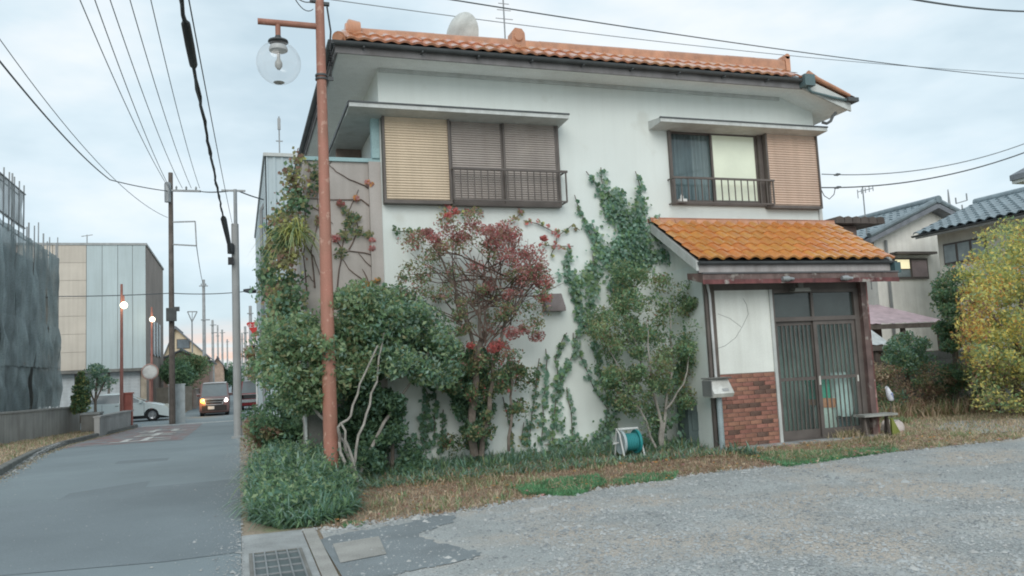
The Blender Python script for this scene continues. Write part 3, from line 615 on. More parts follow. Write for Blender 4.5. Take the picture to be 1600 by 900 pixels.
# sliding doors with transom
dx0, dx1 = 8.457, 10.248; fr = m_brownf; dm = (dx0+dx1)/2
df = B('door_frame', fr, house, (dx0, dx0+.05, PY+.0, PY+.12, .036, 2.56), (dx1-.10, dx1, PY+.0, PY+.12, .036, 2.56), (dx0+.05, dx1-.1, PY, PY+.12, 2.02, 2.09), (dx0+.05, dx1-.1, PY, PY+.12, 2.50, 2.56), (dx0+.05, dx1-.1, PY, PY+.12, .036, .055))
tr = B('transom', fr, house, (dm-.09, dm-.04, PY+.02, PY+.08, 2.091, 2.499))
g_tr = M('dark_transom_glass', (.06, .075, .072), .12, var=.1, spec=.6)
B('transom_pane', g_tr, tr, (dx0+.051, dm-.091, PY+.05, PY+.06, 2.091, 2.499), (dm-.039, dx1-.101, PY+.05, PY+.06, 2.091, 2.499))
for k, (a, b, y) in enumerate(((dx0+.051, dm-.02, PY+.07), (dm-.07, dx1-.101, PY+.03))):
    d = B('sliding_door', fr, house, (a, a+.07, y, y+.035, .056, 2.019), (b-.07, b, y, y+.035, .056, 2.019), (a+.07, b-.07, y, y+.035, .056, .20), (a+.07, b-.07, y, y+.035, 1.95, 2.019), (a+.07, b-.07, y, y+.035, 1.02, 1.075))
    B('door_pane', g_door, d, (a+.07, b-.07, y+.012, y+.018, .20, 1.02), (a+.07, b-.07, y+.012, y+.018, 1.075, 1.95))
    for i in range(1, 8):
        x = a+.07+(b-a-.14)*i/8; B('door_bar', fr, d, (x-.009, x+.009, y-.004, y+.011, .201, 1.019), (x-.009, x+.009, y-.004, y+.011, 1.076, 1.949))
    hx = (b-.035) if k == 0 else (a+.035)
    if k: B('handle', M('pale_handle', (.6, .6, .56), .4), d, (hx-.016, hx+.016, y-.014, y-.001, .93, 1.08)); B('lock', MATS['pale_handle'], d, (b-.045, b-.02, y-.014, y-.001, .95, 1.06))
B('porch_inner_wall', M('dim_interior', (.3, .34, .32), .9), house, (dx0-.2, dx1+.1, FY-.06, FY-.03, 0, 2.7))
B('porch_floor', m_concd, house, (px0+.1, dx1, PY+.12, FY-.06, .036, .05))
# things in the porch behind the glass
def bag(name, c, w_, h, d, mat, label, cat):
    m = MB(); n = 14
    rows_ = []
    for j in range(9):
        t = j/8; s = (1-.28*t**3)*(1 if j else .9); pz = h*t
        rows_.append([(c[0]+w_/2*s*math.copysign(abs(math.cos(a))**.6, math.cos(a))*(1+.05*math.sin(3*a+j)), c[1]+d/2*s*math.copysign(abs(math.sin(a))**.6, math.sin(a)), c[2]+pz+.02*math.sin(5*a+j)) for a in [2*math.pi*k/n for k in range(n)]])
    v = [p for r in rows_ for p in r]; f = [(j*n+k, j*n+(k+1) % n, (j+1)*n+(k+1) % n, (j+1)*n+k) for j in range(8) for k in range(n)]+[tuple(range(n))[::-1], tuple(8*n+k for k in range(n))]
    return tag(m.add(v, f).build(name, mat, None), label, cat)
bag('white_sack', (9.93, PY+.30, .36), .42, .74, .30, M('sack_white', (.85, .88, .90), .6), 'large white plastic sack leaning behind the door glass at the porch right side', 'sack')
bag('cloth_bag', (9.55, PY+.26, .05), .36, .52, .26, M('bag_white', (.90, .88, .84), .7), 'white bag with orange flap on the porch floor behind the glass door', 'bag')
m = MB(); m.box(9.38, 9.72, PY+.16, PY+.42, .575, .675); m.bar((9.4, PY+.155, .62), (9.7, PY+.155, .60), .02, .16); tag(m.build('folded_orange_cloth', M('orange_cloth', (.85, .30, .16), .8), None), 'orange cloth folded on top of the white bag behind the door glass', 'cloth')
m = MB(); m.box(9.34, 9.66, PY+.18, PY+.42, .68, .98); m.box(9.33, 9.67, PY+.17, PY+.43, .94, 1.0); tag(m.build('green_crate', M('green_plastic', (.06, .48, .33), .5), None), 'teal green crate stacked on the bag behind the door glass', 'crate')
m = MB(); m.box(9.75, 10.1, PY+.30, PY+.7, .05, .36); m.box(9.73, 10.12, PY+.28, PY+.72, .3, .345); tag(m.build('storage_box', M('dark_box', (.12, .16, .19), .6), None), 'dark lidded storage box under the white sack in the porch', 'box')
# small lamp fixtures on the canopy
for i, (px, py) in enumerate(((1226, 440), (1318, 440))):
    p = at(px, py, cyf+.03); m = MB(); m.tube([(p[0]-.10, cyf-.05, 2.68), (p[0]+.02, cyf-.05, 2.68)], [.035, .045], 10); m.tube([(p[0]+.02, cyf-.05, 2.68), (p[0]+.12, cyf-.05, 2.675)], [.03, .022], 10); m.bar((p[0], cyf-.04, 2.72), (p[0], cyf+.04, 2.70), .02, .02)
    m.build('canopy_clamp', m_steel, house)
p = at(1252, 452, PY-.2); m = MB(); m.prism([(p[0]-.17, 2.50), (p[0]+.17, 2.50), (p[0]+.14, 2.56), (p[0]-.14, 2.56)], 'y', PY-.24, PY-.10); m.box(p[0]-.05, p[0]+.05, PY-.2, PY-.14, 2.56, 2.66); m.build('porch_light', M('porch_light_cover', (.22, .22, .20), .5), house)
# roof-top dish and aerial
p = at(722, 40, 14.0); dish = thing('satellite_dish', 'pale dish seen nearly edge-on above the roof ridge', 'dish', (p[0], 14.0, p[2]-.35))
m = MB(); m.lathe([(0, -.16), (.14, -.15), (.28, -.10), (.38, -.02), (.385, -.01), (.27, -.085), (.13, -.135), (0, -.145)], (0, 0, 0), 24)
o = m.build('reflector', M('dish_paint', (.60, .62, .60), .6, streak=.15), dish, local=True); o.location = (0, 0, .14); o.rotation_euler = (rad(86), rad(0), rad(118)); o.scale = (1.15, 1.15, 1.15)
T('feed_arm', m_steel, dish, [Vector(OFF[dish.name])+Vector(q) for q in ((-.05, 0, .0), (.16, .1, .02), (.2, .12, .14))], .014, 6)
T('mast', m_steel, dish, [Vector(OFF[dish.name])+Vector(q) for q in ((0, .05, -.7), (0, .05, .3))], .03, 8)
p = at(789, 50, 13.0); ant = thing('roof_aerial', 'thin television aerial mast beside the middle ridge knob', 'aerial', (p[0], 13.0, 6.9))
T('mast', m_steel, ant, [(p[0], 13, 6.9), (p[0]-.005, 13, 8.0)], .014, 6)
m = MB()
for k, hh in enumerate((7.62, 7.78, 7.9)): m.bar((p[0]-.16+.03*k, 13, hh), (p[0]+.16-.03*k, 13, hh), .01, .01)
m.build('crossbar', m_steel, ant)

# ================================================================== STREET LAMP, MAILBOX, SMALL THINGS IN FRONT
lx, ly = 1.13, 10.9
lamp = thing('street_lamp', 'rust-brown street lamp pole with side arm and clear glass globe before the house', 'street lamp', (lx, ly, 0))
m = MB(); m.tube([(lx, ly, -.1), (lx-.005, ly, 2.2), (lx+.0, ly, 4.2), (lx+.0, ly, 7.4)], [.098, .088, .072, .056], 18); m.build('pole', m_rust, lamp)
m = MB(); m.lathe([(.105, 0), (.112, .02), (.112, .12), (.10, .14)], (lx, ly, 0), 18); m.build('base_collar', m_rust, lamp)
az = 6.26; gx = lx-.56
m = MB(); m.tube([(lx-.82, ly, az-.0), (lx, ly, az)], .042, 12); m.tube([(gx, ly, az-.02), (gx, ly, az-.22)], .035, 10); m.build('arm', m_rust, lamp)
m = MB(); m.lathe([(.03, az-.17), (.045, az-.20), (.05, az-.235), (.13, az-.25), (.135, az-.27), (.03, az-.262)], (gx, ly, 0), 18); m.build('socket', m_dark, lamp)
gz = az-.56; Rg = .292
gl = MB().lathe([(Rg*math.sin(t), gz+Rg*math.cos(t)) for t in [math.pi*(.145+.855*i/22) for i in range(23)]], (gx, ly, 0), 32).build('globe', g_globe, lamp)
m = MB(); m.lathe([(.0, gz+.13), (.02, gz+.13), (.022, gz+.06), (.05, gz+.0), (.048, gz-.05), (.02, gz-.09), (.0, gz-.095)], (gx, ly, 0), 14); m.build('bulb', M('frosted_bulb', (.42, .43, .42), .35), lamp)
m = MB(); m.lathe([(.11, gz+.235), (.125, gz+.19), (.12, gz+.17), (0, gz+.165)], (gx, ly, 0), 18); m.build('reflector_ring', M('ring_grey', (.5, .52, .52), .4), lamp)
m = MB(); m.lathe([(.0, gz-Rg+.004), (.06, gz-Rg+.012), (.075, gz-Rg+.022), (.0, gz-Rg+.014)], (gx, ly, 0), 14); m.build('drip_cap', M('cap_grey', (.45, .45, .44), .5), lamp)
m = MB()
for zz, rr_ in ((5.55, .085), (5.50, .085)): m.tube([(lx, ly, zz), (lx, ly, zz+.025)], rr_, 14)
m.bar((lx+.06, ly, 5.53), (lx+.16, ly, 5.53), .03, .05); m.build('bracket_band', m_dark, lamp)
B('wire_clip', m_dark, lamp, (lx-.13, lx-.05, ly-.03, ly+.03, 6.60, 6.64)); B('wire_clip', m_dark, lamp, (lx+.05, lx+.13, ly-.03, ly+.03, 6.57, 6.61))
T('lamp_cable', m_blk, lamp, [(lx+.10, ly, 6.55), (lx+.14, ly-.01, 6.2), (lx+.12, ly, 5.95), (lx+.15, ly, 5.8), (lx+.12, ly, 5.7), (lx+.13, ly, 5.55)], .012, 6)
m = MB()
for k in range(7): m.lathe([(.0, 5.72+k*.035-.02), (.028, 5.72+k*.035), (.0, 5.72+k*.035+.02)], (lx+.13+.01*math.sin(k*2), ly, 0), 8)
m.build('cable_coil', m_blk, lamp)
# mailbox on a post
bx, by = 7.10, 11.02
mail = thing('mailbox', 'white mailbox with slanted lid on a pale blue-grey post beside the brick panel', 'mailbox', (bx, by, 0))
T('post', M('pale_blue_post', (.34, .42, .45), .5, streak=.2), mail, [(bx, by, 0), (bx, by, 1.0)], .045, 12)
q0 = at(1090, 627, by); q1 = at(1127, 598, by)
m = MB(); m.prism([(by-.14, .86), (by+.13, .86), (by+.13, 1.14), (by-.02, 1.14), (by-.18, .92)], 'x', bx-.19, bx+.17); m.build('box', M('mailbox_white', (.66, .67, .64), .4, streak=.25), mail)
m = MB(); m.prism([(by-.10, 1.145), (by+.15, 1.145), (by+.15, 1.165), (by-.12, 1.165)], 'x', bx-.205, bx+.185); m.build('lid', M('mailbox_lid', (.30, .30, .29), .5), mail)
m = MB(); m.add([(bx-.02, by-.165, .955), (bx+.09, by-.165, .955), (bx+.09, by-.135, .995), (bx-.02, by-.135, .995)], [(0, 1, 2, 3)]); m.build('name_plate', M('plate_grey', (.35, .36, .36), .5), mail)
B('back_plate', M('mailbox_side', (.2, .21, .21), .5), mail, (bx-.205, bx-.191, by-.13, by+.13, .88, 1.12))
# hose reel
hx, hy = 5.66, 11.35
hr = thing('hose_reel', 'pale hose reel with a turquoise drum standing in the grass by the wall', 'hose reel', (hx, hy, 0))
for s, mt, nm in ((-.13, M('reel_pale', (.40, .48, .50), .5), 'reel_flange'), (.13, M('reel_teal', (.02, .26, .27), .5), 'reel_flange')):
    m = MB(); m.lathe([(.0, s-.012), (.15, s-.014), (.18, s-.02), (.185, s), (.18, s+.02), (.15, s+.014), (0, s+.012)], (hx, hy, .25), 22, 'x'); m.build(nm, mt, hr)
m = MB()
for k in range(8): m.lathe([(.115, -.115+k*.03), (.135, -.10+k*.03), (.115, -.085+k*.03)], (hx, hy, .25), 18, 'x')
m.build('hose', M('hose_teal', (.05, .30, .32), .5), hr)
m = MB()
for s in (-.17, .17): m.tube([(hx+s, hy-.18, .02), (hx+s, hy-.05, .38), (hx+s, hy+.05, .46), (hx+s, hy+.16, .02)], .014, 8)
m.tube([(hx-.17, hy, .45), (hx+.17, hy, .45)], .02, 8); m.tube([(hx-.17, hy-.18, .02), (hx+.17, hy-.18, .02)], .014, 8); m.tube([(hx-.17, hy, .25), (hx-.26, hy, .25), (hx-.26, hy-.09, .25), (hx-.31, hy-.09, .25)], .013, 8)
m.build('stand', M('reel_white', (.55, .57, .56), .5), hr)
# bench board, figurine, clutter at the porch corner
b0 = at(1341, 646, 11.15); b1 = at(1391, 643, 11.15)
bench = thing('plank_bench', 'low grey plank on trestle legs against the red porch post', 'bench', ((b0[0]+b1[0])/2, 11.15, 0))
B('plank', M('grey_plank', (.36, .37, .35), .8, streak=.2), bench, (b0[0], b1[0]+.02, 11.0, 11.28, .36, .395))
for xx in (b0[0]+.1, b1[0]-.1):
    MB().bar((xx-.05, 11.04, 0), (xx, 11.14, .36), .035, .035).build('leg', m_wood, bench); MB().bar((xx+.05, 11.25, 0), (xx, 11.15, .36), .035, .035).build('leg', m_wood, bench)
p = at(1389, 617, 11.2); fig = thing('garden_ornament', 'small white and lilac bird ornament on a thin stake beside the plank bench', 'garden ornament', (p[0], 11.2, .3))
T('stake', m_wood, fig, [(p[0]+.02, 11.2, .0), (p[0]+.02, 11.2, .56)], .008, 6)
m = MB(); zc = p[2]; m.tube([(p[0]-.05, 11.2, zc+.10), (p[0]-.04, 11.2, zc+.13), (p[0]-.015, 11.2, zc+.08), (p[0]+.01, 11.2, zc+.0), (p[0]+.04, 11.2, zc-.08), (p[0]+.06, 11.2, zc-.11)], [.008, .03, .04, .055, .045, .01], 12); m.build('body', M('ornament_white', (.66, .68, .74), .5), fig)
m = MB(); m.tube([(p[0]-.07, 11.2, zc+.105), (p[0]-.045, 11.2, zc+.125)], [.002, .010], 8); m.build('beak', MATS['pale_handle'], fig)
m = MB(); m.tube([(p[0]+.01, 11.16, zc+.03), (p[0]+.06, 11.17, zc-.09)], [.03, .008], 8); m.build('wing', M('ornament_lilac', (.32, .38, .58), .5), fig)
p = G(1402, 676)
bag('crumpled_bag', (p[0], p[1]+.1, .0), .38, .2, .3, M('pinkish_bag', (.56, .50, .47), .7), 'crumpled pinkish-white bag lying in the grass beyond the plank bench', 'bag')
p = at(1376, 668, 11.0); m = MB(); m.add([(10.42, 11.02, 0), (10.70, 11.1, 0), (10.5, 11.06, .30), (10.44, 11.03, .32)], [(0, 1, 2, 3)]).add([(10.42, 11.06, 0), (10.70, 11.14, 0), (10.5, 11.10, .30), (10.44, 11.07, .32)], [(0, 1, 2, 3)]); 
tag(m.build('leaning_sheet', M('mossy_yellow_green', (.22, .25, .06), .8), None), 'yellow-green mossy board leaning under the plank bench', 'board')
m = MB(); q = at(1076, 650, 11.9); m.box(q[0]-.1, q[0]+.22, 11.75, 12.1, 0, .72); m.box(q[0]-.12, q[0]+.24, 11.73, 12.12, .72, .75); m.box(q[0]-.04, q[0]+.16, 11.735, 11.749, .3, .6)
tag(m.build('meter_cabinet', M('dark_green_cabinet', (.10, .14, .14), .6), None), 'dark grey-green cabinet behind the mailbox post', 'cabinet')
# drain grate
gx0, gx1, gy0, gy1 = .09, .47, 5.6, 7.42
gr = thing('drain_grate', 'steel drain grate set in the concrete gutter beside the road', 'drain grate', (.28, 6.6, 0))
B('frame', m_concd, gr, (gx0-.03, gx0, gy0, gy1, .0, .012), (gx1, gx1+.03, gy0, gy1, .0, .012), (gx0-.03, gx1+.03, gy1, gy1+.03, .0, .012))
B('drain_channel', M('dark_channel', (.12, .15, .155), .5), gr, (gx0, gx1, gy0, gy1, .0, .006))  # thin dark plate filling the space between the bars
me = MB().box(gx0, gx1, 0, .014, .0065, .017).mesh('cross_bar', m_steel)
y = gy0+.03
for x in np.linspace(gx0, gx1-.012, 5): B('long_bar', m_steel, gr, (x, x+.012, gy0, gy1, .007, .020))
while y < gy1-.02: link('cross_bar', me, gr, loc=(0, y, 0)); y += .24
# loose things on the gravel
def stones(name, n, area, s, z, label=None, wts=(.6, .22, .18), **k):
    """scatter of squashed octahedra; area() -> (x,y)"""
    base = np.array([(1, 0, 0), (0, 1, 0), (-1, 0, 0), (0, -1, 0), (0, 0, 1), (0, 0, -1)], float)
    tri = np.array([(0, 1, 4), (1, 2, 4), (2, 3, 4), (3, 0, 4)])
    P = area(n); n = len(P); sc_ = s*np.exp(RNG.normal(0, .42, n)); V = base[None]*sc_[:, None, None]*RNG.uniform(.6, 1.3, (n, 6, 1))*np.array([1, 1, .55]); a = RNG.uniform(0, 6.28, n)
    c, s_ = np.cos(a)[:, None], np.sin(a)[:, None]; V = np.stack([V[:, :, 0]*c-V[:, :, 1]*s_, V[:, :, 0]*s_+V[:, :, 1]*c, V[:, :, 2]], 2)
    V += np.concatenate([P, (gravel_z(P[:, 0], P[:, 1])+z-.004 if z < .01 else np.full(n, z))[:, None]], 1)[:, None, :]
    F = (tri[None]+6*np.arange(n)[:, None, None]).reshape(-1, 3); me = bpy.data.meshes.new(name); me.vertices.add(n*6); me.vertices.foreach_set('co', V.astype(np.float32).ravel())
    me.loops.add(len(F)*3); me.loops.foreach_set('vertex_index', F.astype(np.int32).ravel()); me.polygons.add(len(F)); me.polygons.foreach_set('loop_start', np.arange(0, len(F)*3, 3, dtype=np.int32))
    for m in m_stone: me.materials.append(m)
    me.polygons.foreach_set('material_index', np.repeat(RNG.choice(3, n, p=wts), 4).astype(np.int32)); me.update(); return tag(link(name, me), kind='stuff', **k)
def area_gravel(n):
    D = 5.2*(14/5.2)**(RNG.uniform(0, 1, n)**.9); t = RNG.uniform(rad(1), rad(60), n); P = np.stack([D*np.sin(t), D*np.cos(t)], 1)
    edge = np.interp(P[:, 0], [g[0] for g in gl_], [g[1] for g in gl_]); ok = (P[:, 1] < edge+RNG.normal(0, .07, len(P))) & (P[:, 0] > .74); ok &= ~((P[:, 0] < 2.3) & (P[:, 1] > 5.8) & (RNG.uniform(0, 1, len(P)) > .3)); return P[ok]
stones('gravel', 70000, area_gravel, .0095, .006)
stones('coarse_gravel', 1700, area_gravel, .019, .006, wts=(.5, .25, .25))
stones('road_grit', 2600, lambda n: np.stack([-np.abs(RNG.exponential(.12, n))+.02, 5+RNG.uniform(0, 1, n)**1.6*18], 1), .007, .006)
stones('road_grit', 2000, lambda n: (lambda y: np.stack([np.interp(y, [k[0] for k in KERB], [k[1] for k in KERB])+np.abs(RNG.exponential(.12, n)), y], 1))(9+RNG.uniform(0, 1, n)*16), .009, .006)
stones('road_grit', 900, lambda n: np.stack([RNG.uniform(-3.4, 0, n), 5+RNG.uniform(0, 1, n)*14], 1), .005, .006)
def area_edge(n):
    i = RNG.integers(0, len(gl_)-3, n); t = RNG.uniform(0, 1, n)[:, None]; A = np.array([g[:2] for g in gl_]); return A[i]*(1-t)+A[i+1]*t+RNG.normal(0, .09, (n, 2))
stones('edge_stones', 1500, area_edge, .017, .006, wts=(.4, .4, .2))
for (px, py, s, lb) in ((366*0+840, 800, .09, 'small white slab fragment lying on the gravel near the grass edge'),):
    p = G(px, py); m = MB(); m.prism([(-.10, -.05), (.02, -.07), (.12, -.02), (.09, .05), (-.06, .06)], 'z', .006, .03); o = m.build('stone_fragment', m_stone[1], None); o.location = (p[0], p[1], 0); tag(o, lb, 'stone')

# ================================================================== GROUND COVER
def area_px(poly, n, seed=1):
    rr = random.Random(seed); xs = [p[0] for p in poly]; ys = [p[1] for p in poly]; res = []
    while len(res) < n:
        p = (rr.uniform(min(xs), max(xs)), rr.uniform(min(ys), max(ys)))
        if inpoly(p, poly): q = G(*p); res.append((q[0], q[1], q[2]-.01))
    return np.array(res)
def area_quad(x0, x1, y0f, y1f, n):
    x = RNG.uniform(x0, x1, n); t = RNG.uniform(0, 1, n); y = y0f(x)+(y1f(x)-y0f(x))*t; return np.stack([x, y, np.zeros(n)], 1)
edgeY = lambda x: np.interp(x, [g[0] for g in gl_], [g[1] for g in gl_])
wallY = lambda x: np.where(x < 7.1, FY-.05, np.where(x < 10.4, PY-.25, 12.5))
blades('green_grass', area_quad(1.2, 7.2, lambda x: np.maximum(edgeY(x)+.9, wallY(x)-1.75), lambda x: wallY(x), 8000), .15, .022, 1.2, dict(bl=4, bg=2, mg=3, lg=1.5, sb=2, ol=1))
blades('grass_by_wall', area_quad(1.2, 7.2, lambda x: wallY(x)-.9, lambda x: wallY(x), 3600), .26, .026, 1.0, dict(bl=3, bg=3, mg=3, lg=1, ol=1))
blades('dry_grass', area_quad(.75, 7.3, lambda x: edgeY(x)-.03, lambda x: np.maximum(edgeY(x)+1.5, wallY(x)-1.4), 12000), .07, .013, 1.3, dict(sb=6, st=3, ol=1, br=1.6), seg=2)
blades('dry_grass', area_quad(7.0, 11.6, lambda x: edgeY(x)-.03, lambda x: wallY(x)+.25*(x > 10.4), 12000), .075, .013, 1.2, dict(st=6, sb=2, ol=1.6, lg=.7), seg=2)
blades('dry_grass', area_quad(10.4, 19, lambda x: edgeY(x)+.0, lambda x: 0*x+16, 20000), .085, .018, 1.1, dict(st=6, sb=2, ol=2, lg=.8), seg=2)
blades('green_turf', area_px([(820, 775), (800, 765), (860, 752), (935, 745), (950, 757), (900, 776)], 7500), .09, .013, .9, dict(gg=9, mg=2), seg=2)
blades('green_turf', area_px([(950, 760), (980, 745), (1060, 740), (1055, 750), (990, 757)], 2800), .08, .012, .9, dict(gg=7, mg=2, st=1), seg=2)
blades('green_turf', area_px([(1175, 716), (1200, 709), (1290, 707), (1395, 701), (1405, 706), (1330, 716), (1230, 731)], 11000), .085, .013, .9, dict(gg=9, mg=1.5, st=.6), seg=2)
blades('green_turf', area_px([(530, 822), (545, 814), (575, 816), (560, 826)], 500), .04, .012, 1.0, dict(gg=6, mg=3), seg=2)
def area_patchy(n):
    P = area_quad(.75, 11.5, lambda x: edgeY(x)-.02, lambda x: np.maximum(edgeY(x)+.9, wallY(x)-.9), n); f_ = np.sin(P[:, 0]*3.1+P[:, 1]*2.3)+np.sin(P[:, 0]*7.7-P[:, 1]*5.1)*.7+np.sin(P[:, 0]*1.3+4); return P[f_ > .5]
blades('mixed_grass_tufts', area_patchy(9000), .13, .016, 1.0, dict(st=3, ol=3, lg=2, mg=1), seg=3)
Pl = area_quad(.75, 11.5, lambda x: edgeY(x)-.25, lambda x: wallY(x), 1500); Pl[:, 2] = .05
quads('fallen_leaves', leafquads(Pl, .055, np.tile(np.array([0, 0, 1.6]), (1500, 1)), .7), RNG.integers(0, 5, 1500), [lf[k] for k in ('br', 'og', 'pr', 'st', 'ol')])
for (px, py, n, h, nm, lb, kk) in ((1325, 686, 260, .22, 'grass_tuft', 'straw-coloured grass tuft at the right end of the door step', dict(st=3, ol=2)), (1380, 690, 300, .16, 'grass_tuft', 'low olive grass tuft in front of the plank bench', dict(ol=3, st=3)), (1150, 700, 240, .17, 'grass_tuft', 'olive weed tuft under the brick panel', dict(ol=3, mg=2, lg=1)), (1400, 662, 260, .2, 'grass_tuft', 'green tuft beyond the crumpled bag', dict(lg=3, ol=2))):
    p = G(px, py); base = np.stack([p[0]+RNG.normal(0, .15, n), p[1]+RNG.normal(0, .07, n), np.zeros(n)], 1); blades(nm, base, h, .016, .9, kk, label=lb, cat='grass')
# arching clump by the corner
cb = area_px([(392, 808), (388, 780), (404, 740), (450, 716), (520, 720), (552, 756), (552, 790), (500, 812), (440, 820)], 5200, 3)
def mound(P, cx, cy, rx, ry, h): d = ((P[:, 0]-cx)/rx)**2+((P[:, 1]-cy)/ry)**2; return np.clip(1-d, 0, 1)**.6*h
cx_, cy_ = cb[:, 0].mean(), cb[:, 1].mean()
cb[:, 2] += mound(cb, cx_-.05, cy_+.3, .75, 1.9, .42)*RNG.uniform(.2, 1, len(cb))
clump = thing('arching_leaf_clump', 'mounded clump of long arching green leaves at the road edge before the lamp pole', 'shrub', (cx_, cy_, 0))
blades('foliage', cb, .40, .028, 1.0, dict(bg=3, bl=3.4, mg=3, dg=1.6, lg=1.6), clump, seg=4, droop=.9)
_q = cb[RNG.integers(0, len(cb), 5200)]+RNG.normal(0, .05, (5200, 3)); _q[:, 2] = np.abs(_q[:, 2]-cb[:, 2].min()*0)+RNG.uniform(.05, .30, 5200)
quads('small_leaves', leafquads(_q, .07, None, .42), RNG.integers(0, 4, 5200), [lf[k] for k in ('mg', 'bg', 'lg', 'dg')], clump)
sbp = area_px([(384, 812), (440, 826), (520, 818), (560, 800), (552, 790), (440, 805)], 2200, 5)
blades('lower_foliage', sbp, .27, .03, .9, dict(bg=3, mg=3, dg=2, bl=1), clump, seg=3, droop=.8)

# ================================================================== SHRUBS AND TREES AT THE HOUSE
def branch_tree(root, stems, mat, name='stem'):
    for pts, r in stems: MB().tube(pts, r, 7).build(name, mat, root)
def px_stem(pxs, Y, r0, r1, amp=.03, rr=random.Random(4)):
    P = [Vector(at(px, py, Y+(dy if dy else 0))) for px, py, dy in pxs]; out = []
    for a, b in zip(P, P[1:]):
        for k in range(3): out.append(a.lerp(b, k/3)+Vector((rr.uniform(-1, 1), rr.uniform(-1, 1), 0))*amp*(0 if k == 0 else 1))
    out.append(P[-1]); n = len(out)-1; return out, [r0+(r1-r0)*i/n for i in range(n+1)]
# 1. broad evergreen at the left
ev = thing('evergreen_shrub', 'wide rounded evergreen shrub spreading behind the lamp pole on pale crooked stems', 'shrub', (1.9, 11.5, 0))
ekey = lambda px, py, rr: dict(mg=3.4, bg=.8, dg=.8, lg=4.4, bl=.8, ol=1.8) if px < 580 else dict(bg=2, bl=2.2, mg=2.8, dg=1, lg=2.6, ol=.6)
evp = [(408, 556), (420, 522), (455, 503), (500, 505), (520, 480), (548, 460), (600, 458), (640, 466), (672, 492), (700, 520), (710, 560), (704, 592), (676, 600), (640, 570), (600, 566), (560, 590), (520, 622), (478, 640), (444, 634), (424, 606)]
ec = clumps(evp, 105, .27, lambda px: 11.55 if px > 520 else 11.35, .55, ekey, 11)
foliage('crown', ev, ec, 230, .078, aspect=.5)
foliage('crown_sprays', ev, clumps([(404, 575), (414, 515), (470, 494), (540, 450), (650, 458), (715, 540), (712, 600), (650, 600), (560, 600), (500, 645), (430, 640)], 60, .2, 11.5, .6, ekey, 12), 120, .07, aspect=.42)
for pxs, r0, r1, Y in (([(545, 740, 0), (530, 690, .1), (528, 668, 0), (548, 650, .1), (562, 600, .2), (590, 540, .2)], .022, .012, 10.75), ([(548, 740, 0), (560, 680, 0), (578, 632, .2), (590, 580, .3), (600, 520, .4)], .02, .012, 10.8),
                      ([(560, 752, 0), (545, 700, 0), (532, 660, 0)], .02, .014, 10.7), ([(550, 735, 0), (538, 690, 0), (500, 650, .2), (470, 600, .4), (460, 560, .4)], .026, .014, 11.1), ([(560, 745, .3), (600, 660, .5), (640, 600, .6), (670, 550, .6)], .03, .014, 11.2)):
    branch_tree(ev, [px_stem(pxs, Y, r0, r1)], m_barkp)
dk = thing('dark_bush', 'dense dark green bush under the evergreen beside the pale stems', 'shrub', (2.1, 11.9, 0))
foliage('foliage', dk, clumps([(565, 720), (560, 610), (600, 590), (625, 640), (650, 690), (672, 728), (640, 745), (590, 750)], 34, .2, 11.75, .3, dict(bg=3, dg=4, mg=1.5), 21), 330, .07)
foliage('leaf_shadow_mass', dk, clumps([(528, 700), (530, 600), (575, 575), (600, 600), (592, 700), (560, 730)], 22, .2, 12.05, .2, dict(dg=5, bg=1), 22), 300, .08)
MB().tube([(2.1, 11.9, 0), (2.12, 11.92, .5)], .03, 7).build('stem', m_bark, dk)
# 2. red-leaved tree
rt = thing('red_leaved_tree', 'tree with open twigs and red leaf patches before the white wall', 'tree', (3.62, 11.9, 0))
rp = [(628, 440), (640, 372), (680, 345), (740, 335), (800, 352), (845, 376), (862, 420), (858, 470), (835, 545), (800, 590), (745, 600), (700, 560), (670, 500), (640, 480)]
def rkey(px, py, rr):
    d = ((px-800)/70)**2+((py-400)/60)**2
    if d < 1 and rr.random() < .8: return dict(rd=2.6, pr=5, br=2.5, ol=1.2)
    if py > 510 and px > 760: return dict(rd=2.4, pr=1.5, ol=3, dg=1.5, br=1.5) if rr.random() < .6 else dict(dg=2, ol=2, br=1)
    if py < 400: return dict(pr=3, br=3, ol=4, rd=.7) if rr.random() < .6 else dict(ol=4, mg=2, br=2, pr=1)
    return dict(ol=5, br=2, dg=2.2, mg=2.2, pr=1.2)
foliage('crown', rt, clumps(rp, 100, .18, 11.85, .45, rkey, 31), 115, .05)
foliage('red_patches', rt, [(at(px, py, 11.7+random.uniform(-.2, .2)), r*1.0, dict(rd=3, pr=5, ra=.4, br=2)) for px, py, r in ((775, 378, .2), (800, 372, .17), (815, 395, .26), (840, 410, .2), (850, 440, .17), (790, 400, .2), (825, 425, .2), (848, 465, .13), (700, 362, .16), (680, 372, .14), (740, 352, .16), (720, 370, .15), (760, 360, .14), (838, 525, .15), (800, 520, .16), (820, 515, .13), (775, 540, .12), (760, 452, .12), (668, 362, .1))], 230, .045, squash=.7)
foliage('scarlet_sprays', rt, [(at(px, py, 11.6), r, dict(ra=5, rd=2)) for px, py, r in ((855, 466, .09), (780, 538, .13), (770, 545, .1), (735, 540, .07), (850, 372, .07), (712, 330, .08), (700, 336, .07))], 90, .045, squash=.7)
foliage('lower_foliage', rt, clumps([(700, 560), (760, 560), (840, 575), (845, 640), (800, 650), (770, 610), (760, 680), (700, 700), (690, 620)], 40, .17, 11.9, .3, dict(dg=4, ol=3, mg=1.5, rd=.4), 33), 150, .06)
foliage('ivy_on_trunk', rt, clumps([(700, 700), (704, 560), (752, 545), (770, 600), (758, 700)], 42, .13, 12.0, .12, dict(dg=5, bg=2.4, mg=1), 34), 200, .06)
rr5 = random.Random(9)
